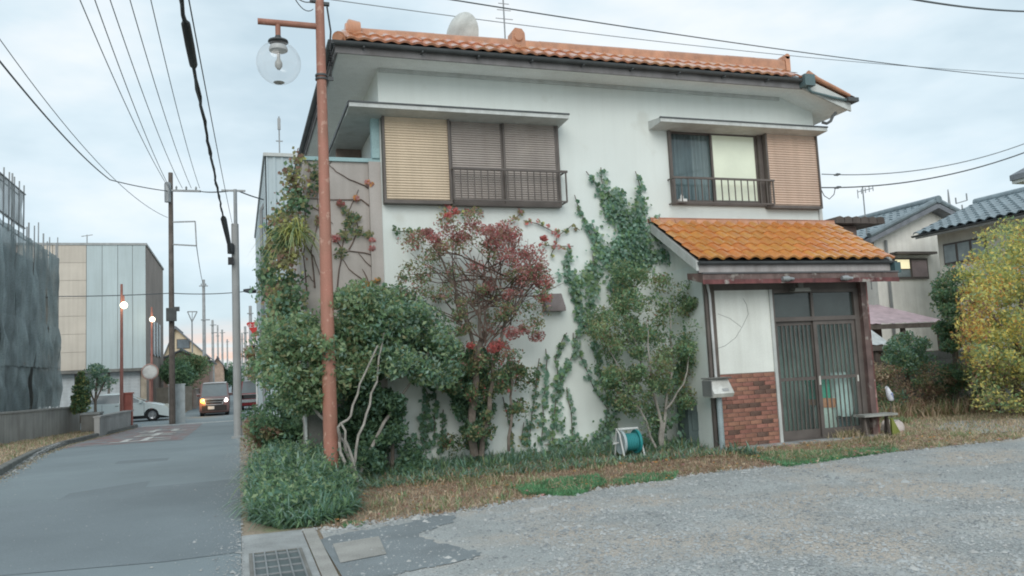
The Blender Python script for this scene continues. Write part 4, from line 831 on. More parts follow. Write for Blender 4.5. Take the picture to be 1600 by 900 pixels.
branch_tree(rt, [px_stem([(742, 712, 0), (738, 640, 0), (742, 570, 0), (758, 520, 0)], 11.9, .07, .045), px_stem([(752, 712, 0), (765, 640, 0), (770, 570, 0), (790, 500, 0), (800, 440, 0)], 11.85, .045, .02), px_stem([(744, 560, 0), (728, 500, 0), (700, 430, 0), (680, 390, 0)], 11.85, .035, .01), px_stem([(752, 530, 0), (748, 470, 0), (740, 400, 0)], 11.85, .03, .01), px_stem([(790, 500, 0), (820, 460, 0), (842, 430, 0)], 11.8, .025, .008), px_stem([(795, 705, 0), (800, 640, 0), (798, 580, 0), (782, 520, 0)], 11.7, .025, .012)], m_bark, 'trunk')
tw = []
for k in range(62):
    ang = rr5.uniform(-.05, 1.05)*math.pi; L1 = rr5.uniform(60, 120); ex, ey = 748+L1*1.12*math.cos(ang), 455-L1*.98*math.sin(ang)
    mx_, my_ = 755+.45*(ex-755)+rr5.uniform(-12, 12), 530+.45*(ey-530)+rr5.uniform(-10, 10)
    ox, oy = rr5.choice([(757, 540), (745, 480), (770, 470), (790, 440), (800, 500), (725, 500), (760, 430)]); mx_, my_ = ox+.5*(ex-ox)+rr5.uniform(-14, 14), oy+.5*(ey-oy)+rr5.uniform(-14, 14)
    tw.append(px_stem([(ox+rr5.uniform(-8, 8), oy+rr5.uniform(-10, 10), 0), (mx_, my_, rr5.uniform(-.2, .2)), (ex, ey, rr5.uniform(-.35, .35))], 11.85, .012, .003, .05, rr5))
m = MB()
for pts, r in tw: m.tube(pts, r, 4, cap=False)
m.build('twigs', m_twig, rt, kind='stuff')
# 3. bushy tree right
bt = thing('bushy_tree', 'bushy green small tree standing between the ivy strands and the porch', 'tree', (6.35, 11.7, 0))
bp_ = [(925, 505), (925, 450), (948, 424), (1000, 414), (1050, 424), (1082, 455), (1092, 510), (1090, 580), (1078, 640), (1040, 668), (990, 650), (950, 610), (930, 560)]
bkey = lambda px, py, rr: dict(mg=4, ol=2, lg=1.6, dg=1.6, bg=1) if rr.random() < .7 else dict(ol=3, lg=2, mg=2, br=.5)
foliage('crown', bt, clumps(bp_, 74, .20, 11.7, .45, bkey, 41), 215, .055)
foliage('crown_sprays', bt, clumps([(915, 480), (950, 415), (1010, 400), (1070, 430), (1098, 500), (1095, 600), (1070, 680), (960, 660), (920, 560)], 45, .18, 11.7, .5, bkey, 42), 75, .05)
branch_tree(bt, [px_stem([(1035, 705, 0), (1028, 640, 0), (1000, 560, 0), (970, 480, 0)], 11.7, .035, .012), px_stem([(1036, 705, 0), (1040, 640, 0), (1050, 560, 0), (1045, 470, 0)], 11.7, .03, .012), px_stem([(1025, 700, 0), (1000, 640, 0), (975, 590, 0), (948, 540, 0)], 11.6, .022, .010), px_stem([(1040, 640, 0), (1068, 600, 0), (1078, 540, 0)], 11.6, .018, .008), px_stem([(1028, 640, 0), (1015, 560, -.3), (1010, 500, -.3)], 11.6, .018, .008)], m_barkp)
# low bush at the wall foot, dark corner shrub by the road
lb_ = thing('corner_shrub', 'dark green shrub at the road edge behind the arching leaf clump', 'shrub', (.45, 14.6, 0))
foliage('foliage', lb_, clumps([(402, 690), (398, 650), (410, 632), (440, 628), (470, 640), (475, 690), (440, 705)], 34, .24, 14.2, .5, lambda a, b, r: dict(dg=5, mg=2, bg=1) if r.random() < .8 else dict(ol=2, br=2, mg=1), 51), 330, .075)
MB().tube([(.6, 14.2, 0), (.62, 14.2, .6)], .03, 7).build('stem', m_bark, lb_)
wp_ = thing('gate_panel', 'dim grey panel with one pale edge post behind the arching leaf clump', 'panel', (.98, 12.0, 0))
p0 = at(476, 650, 12.2); p1 = at(503, 650, 12.2)
B('panel', m_concd, wp_, (p0[0]+.03, p1[0], 12.18, 12.22, 0, 1.0)); B('edge_post', m_white, wp_, (p0[0]-.0, p0[0]+.028, 12.14, 12.2, 0, 1.02))
# ================================================================== CLIMBERS
def ivy(name, label, strands, keys, size=.075, dens=1.0, Y=FY-.03, depth=.10, stemr=.008, group=None, flat=(0, -1, .25), thin=.72):
    """strands: [[(px,py,width_px), ...], ...] traced up the wall"""
    r0 = strands[0][0]; b = at(r0[0], r0[1], Y); root = thing(name, label, 'climbing plant', (b[0], Y, max(b[2], 0)), 0, group); cl = []; m = MB(); rr = random.Random(hash_(label))
    for s in strands:
        m = MB(); pts = [Vector(at(a, c, Y)) for a, c, _ in s]; sp = []
        for (a, c, w0), (a2, c2, w1), p, q in zip(s, s[1:], pts, pts[1:]):
            n = max(2, int((q-p).length/.09))
            for k in range(n):
                t = k/n; wv = (w0+(w1-w0)*t)/100*thin; c_ = p.lerp(q, t)+Vector((rr.uniform(-1, 1)*wv*.33, -rr.uniform(0, depth), rr.uniform(-.04, .04))); cl.append((np.array(c_), max(.035, wv*.5)*rr.uniform(.6, 1.2), keys(rr) if callable(keys) else keys))
                if k % 2 == 0: sp.append(p.lerp(q, t)+Vector((rr.uniform(-.03, .03), -.02, 0)))
        sp.append(pts[-1]+Vector((0, -.02, 0)))
        m.tube(sp, stemr, 5, cap=False).build('stem', m_bark, root)
    Ps, Ms = [], []; names = sorted({q for c in cl for q in c[2]}); idx = {q: i for i, q in enumerate(names)}
    for c, r, ws in cl:
        n = max(3, int((6+r*r*1500)*dens)); d = RNG.normal(size=(n, 3))*np.array([1, .35, 1])*r*.6; q = d+c; q[:, 1] = np.minimum(q[:, 1], Y-.005) if flat[1] else q[:, 1]; Ps.append(q)
        kk = list(ws); wv = np.array([ws[x] for x in kk], float); Ms.append(np.array([idx[x] for x in kk])[RNG.choice(len(kk), n, p=wv/wv.sum())])
    P = np.concatenate(Ps); quads('foliage', leafquads(P, size, np.tile(np.array(flat, float), (len(P), 1)), .75), np.concatenate(Ms), [lf[x] for x in names], root)
    return root
def hash_(s): return sum(ord(c)*(i+3) for i, c in enumerate(s))
ik = lambda rr: dict(bg=4, bl=2.6, dg=1.3, mg=2) if rr.random() < .8 else dict(mg=2, lg=1.5, bl=2)
ivy('wall_ivy', 'thick blue-green ivy reaching highest up the white wall, between the upper windows', [[(968, 470, 44), (962, 420, 56), (985, 380, 60), (965, 330, 50), (942, 285, 22), (938, 262, 8)], [(985, 380, 50), (1000, 330, 36), (998, 290, 20), (992, 268, 7)], [(985, 400, 50), (1015, 370, 44), (1030, 335, 16)], [(965, 340, 40), (935, 300, 12), (915, 268, 6)], [(990, 420, 50), (1020, 395, 46), (1045, 405, 30)], [(945, 400, 30), (918, 360, 22), (903, 325, 12), (897, 305, 5)], [(960, 320, 30), (975, 300, 14)]], ik, .07, 1.5)
ivy('wall_ivy', 'ivy strand forking round the dark vent hood on the white wall', [[(860, 700, 22), (866, 650, 30), (872, 600, 26), (895, 550, 14), (908, 500, 22), (900, 460, 24), (888, 430, 30), (885, 400, 20), (888, 390, 6)], [(905, 500, 14), (898, 440, 30), (925, 420, 26), (930, 380, 20), (925, 350, 8)], [(872, 600, 20), (868, 560, 8), (885, 520, 8)], [(845, 690, 14), (850, 600, 14), (852, 545, 8)]], ik, .075, 1.1)
ivy('wall_ivy', 'ivy strands crossing in a narrow X on the wall beneath the bushy tree', [[(940, 690, 26), (948, 640, 14), (920, 590, 10), (900, 545, 8), (895, 520, 5)], [(925, 700, 40), (950, 670, 40), (960, 640, 24), (940, 600, 18), (928, 550, 18), (920, 490, 26), (925, 440, 30), (930, 410, 26)], [(895, 690, 10), (892, 640, 12), (885, 605, 5)], [(905, 690, 26), (880, 690, 26), (850, 695, 20)]], ik, .07, 1.0)
ivy('wall_ivy', 'dark ivy climbing the porch side wall behind the bushy tree', [[(1075, 700, 30), (1070, 640, 26), (1060, 600, 24), (1068, 540, 20), (1080, 480, 16)], [(1000, 690, 24), (1030, 670, 20), (1060, 650, 20), (1078, 620, 16)], [(1075, 690, 22), (1090, 640, 14), (1088, 580, 10), (1092, 520, 8)]], lambda r: dict(dg=4, bg=2, mg=1), .075, 1.0, Y=11.95)
ivy('wall_ivy', 'short ivy patches low on the wall between evergreen and red-leaved tree', [[(665, 700, 22), (660, 660, 26), (668, 620, 22), (660, 600, 10)], [(676, 690, 10), (680, 640, 6), (676, 600, 5)], [(690, 700, 10), (692, 640, 8)]], lambda r: dict(bg=3, dg=3, mg=1), .075, 1.0)
ivy('wall_ivy', 'thin ivy tendrils low on the wall beneath the red-leaved tree', [[(800, 695, 16), (795, 650, 10), (785, 620, 5)], [(825, 700, 20), (830, 650, 20), (838, 600, 14), (842, 560, 8)], [(815, 690, 12), (818, 660, 6)]], lambda r: dict(bg=2, dg=3, ol=1), .065, 1.0)
m = MB()
ivy('creeper', 'thin creeper of reddish leaves crossing the wall below the left window', [[(860, 400, 5), (870, 370, 6), (892, 352, 6), (905, 360, 10)], [(820, 345, 10), (845, 352, 6), (862, 362, 14), (872, 362, 14)], [(800, 345, 18), (810, 335, 14), (815, 328, 6)], [(842, 382, 6), (862, 385, 5), (895, 385, 4)], [(690, 345, 20), (700, 332, 24), (720, 330, 20), (755, 330, 12)]], lambda r: dict(pr=2, rd=2, ra=.6, ol=2) if r.random() < .6 else dict(ol=3, dg=1, yg=.4), .06, .8)
ivy('creeper', 'dark leafed sprig on the white wall beside the beige shutter case corner', [[(640, 362, 8), (622, 362, 12), (612, 360, 7)], [(640, 362, 5), (660, 360, 4)]], dict(dg=3, ol=1), .05, 1.2)
AK = lambda rr: dict(dg=5, mg=2, ol=1.4, bg=1) if rr.random() < .75 else dict(br=1, ol=3, yg=.6)
ivy('corner_ivy', 'tall dark ivy column covering the left edge of the pinkish balcony wall', [[(455, 520, 50), (452, 470, 44), (446, 430, 36), (448, 380, 34), (456, 330, 36), (460, 290, 30), (466, 258, 22), (466, 243, 8)], [(450, 400, 30), (440, 370, 20), (450, 345, 20)], [(440, 520, 40), (436, 470, 34), (430, 430, 20)]], AK, .066, 2.0, Y=12.35, thin=.95, depth=.40, flat=(-.4, -.6, .1))
ivy('corner_ivy', 'outer ivy column standing out from the house corner towards the road', [[(424, 530, 34), (422, 480, 34), (420, 430, 30), (424, 390, 30), (428, 350, 26), (432, 330, 10)], [(418, 400, 14), (408, 385, 6)], [(416, 440, 14), (404, 432, 6)], [(424, 380, 14), (412, 350, 6)], [(422, 500, 26), (412, 520, 12)]], AK, .07, 1.9, Y=13.4, thin=.95, depth=.45, flat=(-.6, -.5, .1))
sp_ = thing('spiky_tuft', 'yellow-green tuft of long strap leaves hanging in the ivy at the house corner', 'plant', (.86, 12.1, 3.6))
c0 = at(458, 372, 12.05); base = np.stack([c0[0]+RNG.normal(0, .05, 240), c0[1]+RNG.normal(0, .05, 240), c0[2]+RNG.normal(0, .06, 240)], 1); blades('foliage', base, .42, .03, 1.2, dict(yg=3, lg=2, ol=1), sp_, seg=4, droop=1.35)
# bare vines on the pinkish wall
vine = thing('bare_vine', 'bare creeper stems with a few orange leaves spread over the pinkish balcony wall', 'climbing plant', (2.0, FY, 0)); rv = random.Random(3)
def vstem(pxs, r0=.012, r1=.005):
    pts, r = px_stem([(a, b, 0) for a, b in pxs], FY+.045, r0, r1, .012, rv); pts = [Vector((p.x, FY+.045-(.0), p.z)) for p in pts]; MB().tube(pts, r, 5).build('stem', m_twig, vine)
for q in ([(600, 470), (592, 430), (586, 380), (588, 320), (582, 255)], [(586, 330), (565, 312), (520, 312), (480, 310)], [(584, 300), (570, 290), (545, 280), (525, 268), (512, 255)], [(588, 400), (570, 395), (545, 392), (520, 398)], [(590, 420), (578, 415), (560, 395)], [(480, 460), (474, 400), (478, 330), (486, 270), (480, 252)], [(492, 450), (486, 390), (500, 340), (495, 300)], [(524, 470), (530, 420), (536, 380), (545, 330), (560, 296)], [(536, 390), (520, 370), (500, 360)], [(545, 390), (560, 360), (552, 330)], [(600, 450), (570, 440), (545, 420), (535, 405)], [(480, 320), (500, 330), (520, 350)], [(474, 380), (490, 400), (500, 430)], [(575, 440), (566, 420)], [(470, 440), (482, 430), (490, 440)], [(485, 280), (500, 270), (520, 250)]): vstem(q)
foliage('foliage', vine, [(at(px, py, FY+.0), r, k) for px, py, r, k in ((545, 350, .12, dict(dg=2, ol=3)), (538, 370, .14, dict(dg=2, ol=3)), (555, 340, .10, dict(ol=2, dg=2)), (532, 395, .12, dict(dg=2, ol=3)), (558, 362, .12, dict(dg=2, ol=2)), (575, 366, .08, dict(ol=2, dg=1)), (525, 372, .07, dict(rd=1, pr=2)), (532, 318, .07, dict(rd=1, br=2)), (575, 285, .05, dict(og=1, pr=3)), (580, 288, .045, dict(og=1, pr=3)), (557, 310, .05, dict(og=1, pr=1)), (582, 375, .05, dict(ra=1, pr=2)), (582, 388, .05, dict(ra=1, pr=2)), (500, 345, .1, dict(ol=2, br=2)), (492, 260, .13, dict(dg=2, ol=1)), (500, 290, .14, dict(dg=2, ol=1)), (485, 300, .12, dict(dg=2, br=1)), (495, 275, .1, dict(dg=1, ol=1)), (588, 440, .08, dict(og=1, ol=2)), (572, 445, .09, dict(ol=2, og=1)), (540, 330, .1, dict(ol=2, dg=1)))], 60, .06, flat=(0, -1, 0), squash=.8)

# ================================================================== LEFT SIDE OF THE STREET
def wallrun(name, label, pts, tops, th, mat, cope=True, panel=2.0, cat='wall'):
    """concrete wall along a polyline in panels with recessed joints"""
    root = thing(name, label, cat, (pts[0][0], pts[0][1], zg(pts[0][1])))
    for (x0, y0), (x1, y1), t0, t1 in zip(pts, pts[1:], tops, tops[1:]):
        Ln = math.hypot(x1-x0, y1-y0); n = max(1, round(Ln/panel)); nx, ny = -(y1-y0)/Ln*th/2, (x1-x0)/Ln*th/2
        for i in range(n):
            a, b = (i+.006)/n, (i+1-.006)/n; A = (x0+(x1-x0)*a, y0+(y1-y0)*a); Bq = (x0+(x1-x0)*b, y0+(y1-y0)*b); ta, tb = t0+(t1-t0)*a, t0+(t1-t0)*b; za, zb = zg(A[1])-.1, zg(Bq[1])-.1
            v = [(A[0]-nx, A[1]-ny, za), (A[0]+nx, A[1]+ny, za), (A[0]+nx, A[1]+ny, ta), (A[0]-nx, A[1]-ny, ta), (Bq[0]-nx, Bq[1]-ny, zb), (Bq[0]+nx, Bq[1]+ny, zb), (Bq[0]+nx, Bq[1]+ny, tb), (Bq[0]-nx, Bq[1]-ny, tb)]
            MB().add(v, [(0, 1, 2, 3), (4, 7, 6, 5), (0, 4, 5, 1), (1, 5, 6, 2), (2, 6, 7, 3), (3, 7, 4, 0)]).build('panel', mat, root)
        k = 1.35; v = [(x0-nx*k, y0-ny*k, t0), (x0+nx*k, y0+ny*k, t0), (x0+nx*k, y0+ny*k, t0+.06), (x0-nx*k, y0-ny*k, t0+.06), (x1-nx*k, y1-ny*k, t1), (x1+nx*k, y1+ny*k, t1), (x1+nx*k, y1+ny*k, t1+.06), (x1-nx*k, y1-ny*k, t1+.06)]
        if cope: MB().add(v, [(0, 1, 2, 3), (4, 7, 6, 5), (0, 4, 5, 1), (1, 5, 6, 2), (2, 6, 7, 3), (3, 7, 4, 0)]).build('coping', mat, root)
    return root
W1a = at(0, 700, 28.0); W1b = G(127, 677)
wallrun('concrete_wall', 'long low grey concrete wall below the dark scaffold netting', [(-7.6, 12), (-6.86, 28.2), (W1b[0], 36.2)], [atx(0, 646, -6.86)[2]-.02, atx(0, 646, -6.86)[2]-.02, at(127, 634, 36.2)[2]-.06], .18, M('wall_concrete', (.46, .45, .43), .9, var=.1, scale=1.2, fine=.06, streak=.22), panel=2.6)
p0 = at(156, 650, 32.3); p1 = at(209, 640, 39.2)
wallrun('concrete_wall', 'short pale concrete wall at the street corner before the white hatchback', [(p0[0]-.1, 32.3), (p1[0]-.12, 39.2)], [p0[2]-.06, p1[2]-.06], .18, M('wall_concrete_pale', (.47, .47, .46), .9, var=.1, scale=1.2, fine=.06, streak=.22), panel=2.3)
gp = thing('planter_block', 'dark concrete planter block in the gap between the two roadside walls', 'planter', (-5.4, 34.5, zg(34.5)))
q0 = at(128, 650, 34.5); q1 = at(156, 650, 34.5)
B('box', m_concd, gp, (q0[0], q1[0], 34.3, 35.2, -.5, at(140, 648, 34.4)[2])); B('rim', m_conc, gp, (q0[0]-.03, q1[0]+.03, 34.26, 35.24, at(140, 648, 34.4)[2], at(140, 645, 34.4)[2]))
# verge weeds
def area_verge(n):
    y = RNG.uniform(12, 38, n); x0 = np.interp(y, [0, 15, 28, 37], [-6.2, -7.3, -6.8, -6.0]); x1 = np.interp(y, [k[0] for k in KERB], [k[1] for k in KERB])-.17; t = RNG.uniform(0, 1, n); return np.stack([x0+(x1-x0)*t, y, np.array([zg(v) for v in y])+.09], 1)
blades('verge_weeds', area_verge(9000), .12, .03, 1.0, dict(st=5, sb=3, ol=3, lg=1), seg=2)
def area_gutter(n): y = RNG.uniform(9, 38, n); x = np.interp(y, [k[0] for k in KERB], [k[1] for k in KERB])+np.abs(RNG.normal(0, .10, n)); return np.stack([x, y, np.array([zg(v) for v in y])], 1)
blades('gutter_weeds', area_gutter(2500), .035, .025, 1.2, dict(st=4, ol=3, sb=2), seg=2)
def area_rv(n): y = RNG.uniform(10.5, 39, n); x = np.abs(RNG.normal(.35, .25, n)); return np.stack([x, y, np.array([zg(v) for v in y])], 1)
blades('roadside_weeds', area_rv(3500), .06, .02, 1.2, dict(st=4, ol=2, sb=4, og=.5), seg=2)
# shrubs in the planter
cy_ = thing('conifer_shrub', 'small narrow green conifer between the two roadside walls', 'shrub', (at(127, 640, 34.8)[0], 34.8, .2))
foliage('foliage', cy_, [(at(127+dx, py, 34.8), r*.9, dict(yg=1.2, mg=4, dg=3, ol=1.5)) for dx, py, r in ((0, 584, .14), (-1, 592, .22), (2, 600, .28), (-3, 608, .33), (3, 616, .36), (0, 624, .36), (-4, 632, .34), (3, 638, .30), (-6, 640, .28), (6, 627, .25), (-8, 622, .22))], 330, .11); T('trunk', m_bark, cy_, [(at(127, 650, 34.8)[0], 34.8, .1), (at(127, 600, 34.8)[0], 34.8, 1.6)], .05, 7)
gs = thing('grey_green_tree', 'loose grey-green young tree before the pale shutter wall and white hatchback', 'tree', (at(149, 650, 34.9)[0], 34.9, .2))
foliage('crown', gs, clumps([(120, 606), (130, 588), (150, 570), (170, 580), (182, 600), (176, 608), (160, 604), (140, 608)], 26, .27, 34.9, .6, lambda a, b, r: dict(bl=3, bg=3, lg=1.5, dg=1), 61), 75, .10)
T('trunk', m_bark, gs, [(at(149, 660, 34.9)[0], 34.9, -.1), (at(149, 620, 34.9)[0], 34.9, .9), (at(152, 590, 34.9)[0], 34.9, 1.9)], [.06, .05, .03], 7); T('limb', m_bark, gs, [(at(149, 620, 34.9)[0], 34.9, .9), (at(165, 598, 34.9)[0], 34.9, 1.7)], .03, 6); T('limb', m_bark, gs, [(at(149, 625, 34.9)[0], 34.9, .8), (at(136, 600, 34.9)[0], 34.9, 1.6)], .03, 6)
# scaffolded building under netting
m_net = M('dark_green_grey_net', (.37, .44, .45), .95, var=.2, scale=.7, fine=.12, fscale=26, streak=.12)
m_net2 = M('pale_grey_net', (.42, .46, .46), .95, var=.2, scale=.9, fine=.10, fscale=26, streak=.25)
SX = -7.3
def see_through(m, f, sc_=14):
    t = m.node_tree; K = t.links.new; o = t.nodes['Material Output']; b = t.nodes['Principled BSDF']; tr = N('ShaderNodeBsdfTransparent', t); mx = N('ShaderNodeMixShader', t); n = N('ShaderNodeTexNoise', t); n.inputs['Scale'].default_value = .8; n.inputs['Detail'].default_value = 5
    tc = N('ShaderNodeTexCoord', t); K(tc.outputs['Object'], n.inputs[0]); r = N('ShaderNodeMapRange', t); K(n.outputs[0], r.inputs[0]); r.inputs[1].default_value = .4; r.inputs[2].default_value = .65; r.inputs[3].default_value = f*.5; r.inputs[4].default_value = f*1.7
    K(r.outputs[0], mx.inputs[0]); K(b.outputs[0], mx.inputs[1]); K(tr.outputs[0], mx.inputs[2]); K(mx.outputs[0], o.inputs[0])
see_through(m_net, .16); see_through(m_net2, .22)
scf = thing('scaffolded_building', 'building wrapped in dark grey-green scaffold netting behind the low concrete wall', 'building', (SX-3, 28, -.2))
def nz(px, py): return atx(px, py, SX)
yA, yB, yC = nz(-40, 300)[1], nz(39, 361)[1], nz(94, 400)[1]; zb = nz(94, 634)[2]; z1 = nz(0, 269)[2]; z2 = nz(39, 361)[2]; z2b = nz(88, 400)[2]
def net(name, y0, y1, zlo, zhi, mat, parent, x=SX, fold=9, amp=.10, ragged=.0, zhi1=None):
    nx, nz_ = 46, 14; v = []; f = []; r = random.Random(int(y0*10)); ph = [r.uniform(0, 6.3) for _ in range(6)]
    for j in range(nz_+1):
        for i in range(nx+1):
            t, s = i/nx, j/nz_; y = y0+(y1-y0)*t; top = zhi+((zhi1 if zhi1 is not None else zhi)-zhi)*t; lo = zlo+ragged*math.sin(t*19+ph[0])*(.5+.5*math.sin(t*7))
            dx = amp*(math.sin(t*fold+ph[1]+s*1.4)+.6*math.sin(t*fold*2.3+ph[2]-s*2.2)+.4*math.sin(s*7+ph[3]+t*4)+.3*math.sin(t*31+s*9))*(.3+.7*(1-abs(2*s-1)))
            v.append((x+dx, y, lo+(top-lo)*s))
    for j in range(nz_):
        for i in range(nx): a = j*(nx+1)+i; f.append((a, a+1, a+nx+2, a+nx+1))
    return MB().add(v, f).build(name, mat, parent)
ns = 5
for i in range(ns):
    a = yA+(yC-yA)*i/ns; b = yA+(yC-yA)*(i+1)/ns; hs_ = [zb-.05, zb+1.65, zb+3.3, z2-.15]
    for k in range(3): net('net_panel', a+.03, b-.03, hs_[k]-(.06 if k else 0), hs_[k+1], m_net, scf, x=SX+.05*(k % 2)+random.uniform(-.03, .03), amp=.09, fold=7+2*k, ragged=.12 if k == 0 else .03)
net('net_panel', yA, yB-.05, z2+.05, z1, m_net2, scf, x=SX-.05, amp=.03)
for k in range(2):
    for zz in (z2+.1+k*.0, z1-.02): T('scaffold_rail', m_steel, scf, [(SX+.0+k*1.2-1.2, yA, zz), (SX+k*1.2-1.2, yB, zz)], .03, 6)
for i in range(9):
    y = yA+(yB-yA)*(i+.5)/9; T('scaffold_pole', m_steel, scf, [(SX+.03, y, z2-.4), (SX+.03, y, z1+.25)], .024, 6)
for i in range(6):
    y = yB+(yC-yB)*(i+.5+.3*math.sin(i*2.7))/6; T('scaffold_pole', m_steel, scf, [(SX-.05, y, z2-1.2), (SX-.05, y, z2+.25*(1+(i % 3)))], .022, 6)
m = MB(); m.add([(SX-5, yC+.05, zb), (SX-.05, yC+.05, zb), (SX-.05, yC+.05, z2-.1), (SX-5, yC+.05, z2-.1)], [(0, 1, 2, 3)]); m.build('net_panel', m_net, scf)
for i in range(ns+1):
    y = yA+(yC-yA)*i/ns; T('scaffold_pole', m_steel, scf, [(SX-.16, y, -.4), (SX-.16, y, (z1+.5 if y < yB+.1 else z2+.55))], .03, 6)
for z in (z2-.2, z2-2.0, z2-3.8, zb+.1): T('scaffold_rail', m_steel, scf, [(SX-.17, yA, z), (SX-.17, yC+.1, z)], .025, 6)
T('scaffold_rail', m_steel, scf, [(SX-.2, yA, z1-.05), (SX-.2, yB, z1-.05)], .025, 6)
B('inner_wall', M('site_grey_wall', (.25, .26, .25), .9), scf, (SX-8, SX-.7, yA-2, yC-.4, -.5, z2-.5), (SX-8, SX-.9, yA-2, yB-.4, z2-.5, z1-.3))
# block with beige and pale blue cladding
bx0, bx1, by0 = at(60, 382, 51)[0], at(228, 382, 51)[0], 51.0; by1 = 62.5; bz = at(228, 382, 51)[2]; bzl = at(228, 577, 51)[2]
blk = thing('clad_building', 'boxy building with beige and pale blue cladding above white roller shutters', 'building', ((bx0+bx1)/2, by0, -.4))
m_bei = M('beige_cladding', (.60, .55, .48), .8, var=.05, scale=.8, rand=.04, streak=.08); m_pbl = M('pale_blue_cladding', (.50, .59, .61), .7, var=.04, scale=.6, rand=.03, streak=.08); m_tan = M('brown_grey_cladding', (.30, .26, .235), .85, var=.08, scale=.6, streak=.12)
xm = at(135, 400, 51)[0]; B('wall', m_tan, blk, (bx0-6, bx1-.02, by0+.06, by1, -.6, bz-.05)); B('parapet', M('parapet_grey', (.38, .40, .40), .7), blk, (bx0-6, bx1+.05, by0-.04, by0+.3, bz-.05, bz+.08), (bx1-.2, bx1+.05, by0+.3, by1, bz-.05, bz+.08))
nr = 7
for r in range(nr):
    for cc in range(2):
        xa = bx0-1+(xm-bx0+1)*cc/2; xb = bx0-1+(xm-bx0+1)*(cc+1)/2; B('beige_panel', m_bei, blk, (xa+.015, xb-.015, by0-.0, by0+.055, bzl+.1+(bz-bzl-.15)*r/nr+.015, bzl+.1+(bz-bzl-.15)*(r+1)/nr))
xs = [xm, xm+(bx1-xm)*.26, xm+(bx1-xm)*.52, xm+(bx1-xm)*.77, bx1-.02]
for a, b in zip(xs, xs[1:]): B('blue_panel', m_pbl, blk, (a+.012, b-.012, by0, by0+.055, bzl+.1, bz-.05))
B('ledge', m_concd, blk, (bx0-3, bx1+.06, by0-.5, by0+.05, bzl-.08, bzl+.09))
ms = M('white_roller_shutter', (.56, .60, .62), .6, var=.05, streak=.1)
for a, b in ((bx0-1, at(116, 600, 51)[0]), (at(120, 600, 51)[0], at(168, 600, 51)[0]), (at(172, 600, 51)[0], at(219, 600, 51)[0])):
    m = MB(); n = 14
    for i in range(n): z0 = -.4+(bzl+.3)*i/n; z1_ = -.4+(bzl+.3)*(i+1)/n; m.add([(a, by0+.02, z0), (b, by0+.02, z0), (b, by0+.005, (z0+z1_)/2), (a, by0+.005, (z0+z1_)/2), (b, by0+.02, z1_), (a, by0+.02, z1_)], [(0, 1, 2, 3), (3, 2, 4, 5)])
    m.build('roller_shutter', ms, blk)
B('corner_pier', M('beige_pier', (.50, .43, .34), .85), blk, (at(220, 600, 51)[0], bx1, by0-.03, by0+.06, -.5, bzl-.081))
for i in range(4):
    m = MB(); m.box(bx1-.02, bx1+.03, by0+2.2+i*1.9, by0+3.0+i*1.9, 3.3, 5.4); m.box(bx1+.03, bx1+.06, by0+2.15+i*1.9, by0+3.05+i*1.9, 3.2, 3.3); m.build('window', M('side_window', (.42, .48, .52), .3), blk)
m = MB(); p = at(136, 372, 53); m.tube([(p[0], 53, bz), (p[0], 53, p[2]+.2)], .03, 6); m.bar((p[0]-.3, 53, p[2]+.1), (p[0]+.3, 53, p[2]+.2), .04, .04); m.build('aerial', m_steel, blk)
# ---- building beyond the corner house, right side of the road
m_rib = M('pale_ribbed_cladding', (.47, .56, .60), .6, var=.05, scale=.8, streak=.1)
xl = at(415, 300, 24)[0]; ztb = at(440, 245, 24)[2]
rb = thing('ribbed_building', 'pale blue ribbed metal building behind the ivy-covered house corner', 'building', (xl+3, 24, -.2))
B('wall', m_rib, rb, (xl+.03, xl+8, 24.03, 38.5, -.4, ztb)); m = MB()
x = xl
while x < xl+3: m.box(x, x+.07, 24.0, 24.029, -.3, ztb); x += .22
y = 24.0
while y < 38.4: m.box(xl, xl+.029, y, y+.07, -.4, ztb); y += .22
m.build('ribs', m_rib, rb, kind='stuff'); B('parapet', m_trimw, rb, (xl-.05, xl+8, 23.95, 24.06, ztb, ztb+.1), (xl-.05, xl+.06, 24.06, 38.5, ztb, ztb+.1))
T('side_pipe', m_steel, rb, [(xl-.08, 26, .0), (xl-.08, 26, ztb-1.2), (xl+.02, 26, ztb-1.0)], .05, 6)
p = at(437, 245, 24.5); m = MB(); m.tube([(p[0], 24.5, ztb), (p[0], 24.5, at(436, 182, 24.5)[2])], .02, 6); zz = at(436, 190, 24.5)[2]; m.bar((p[0], 24.5, zz-.25), (p[0], 24.5, zz+.1), .09, .05); m.bar((p[0]-.1, 24.5, zz-.6), (p[0]+.1, 24.5, zz-.6), .03, .03); m.build('aerial', m_steel, rb)
B('side_door', m_dark, rb, (xl-.04, xl-.001, 27, 28, -.3, 1.8)); B('side_window', m_brownf, rb, (xl-.04, xl-.001, 30, 31.6, 2.2, 3.4))

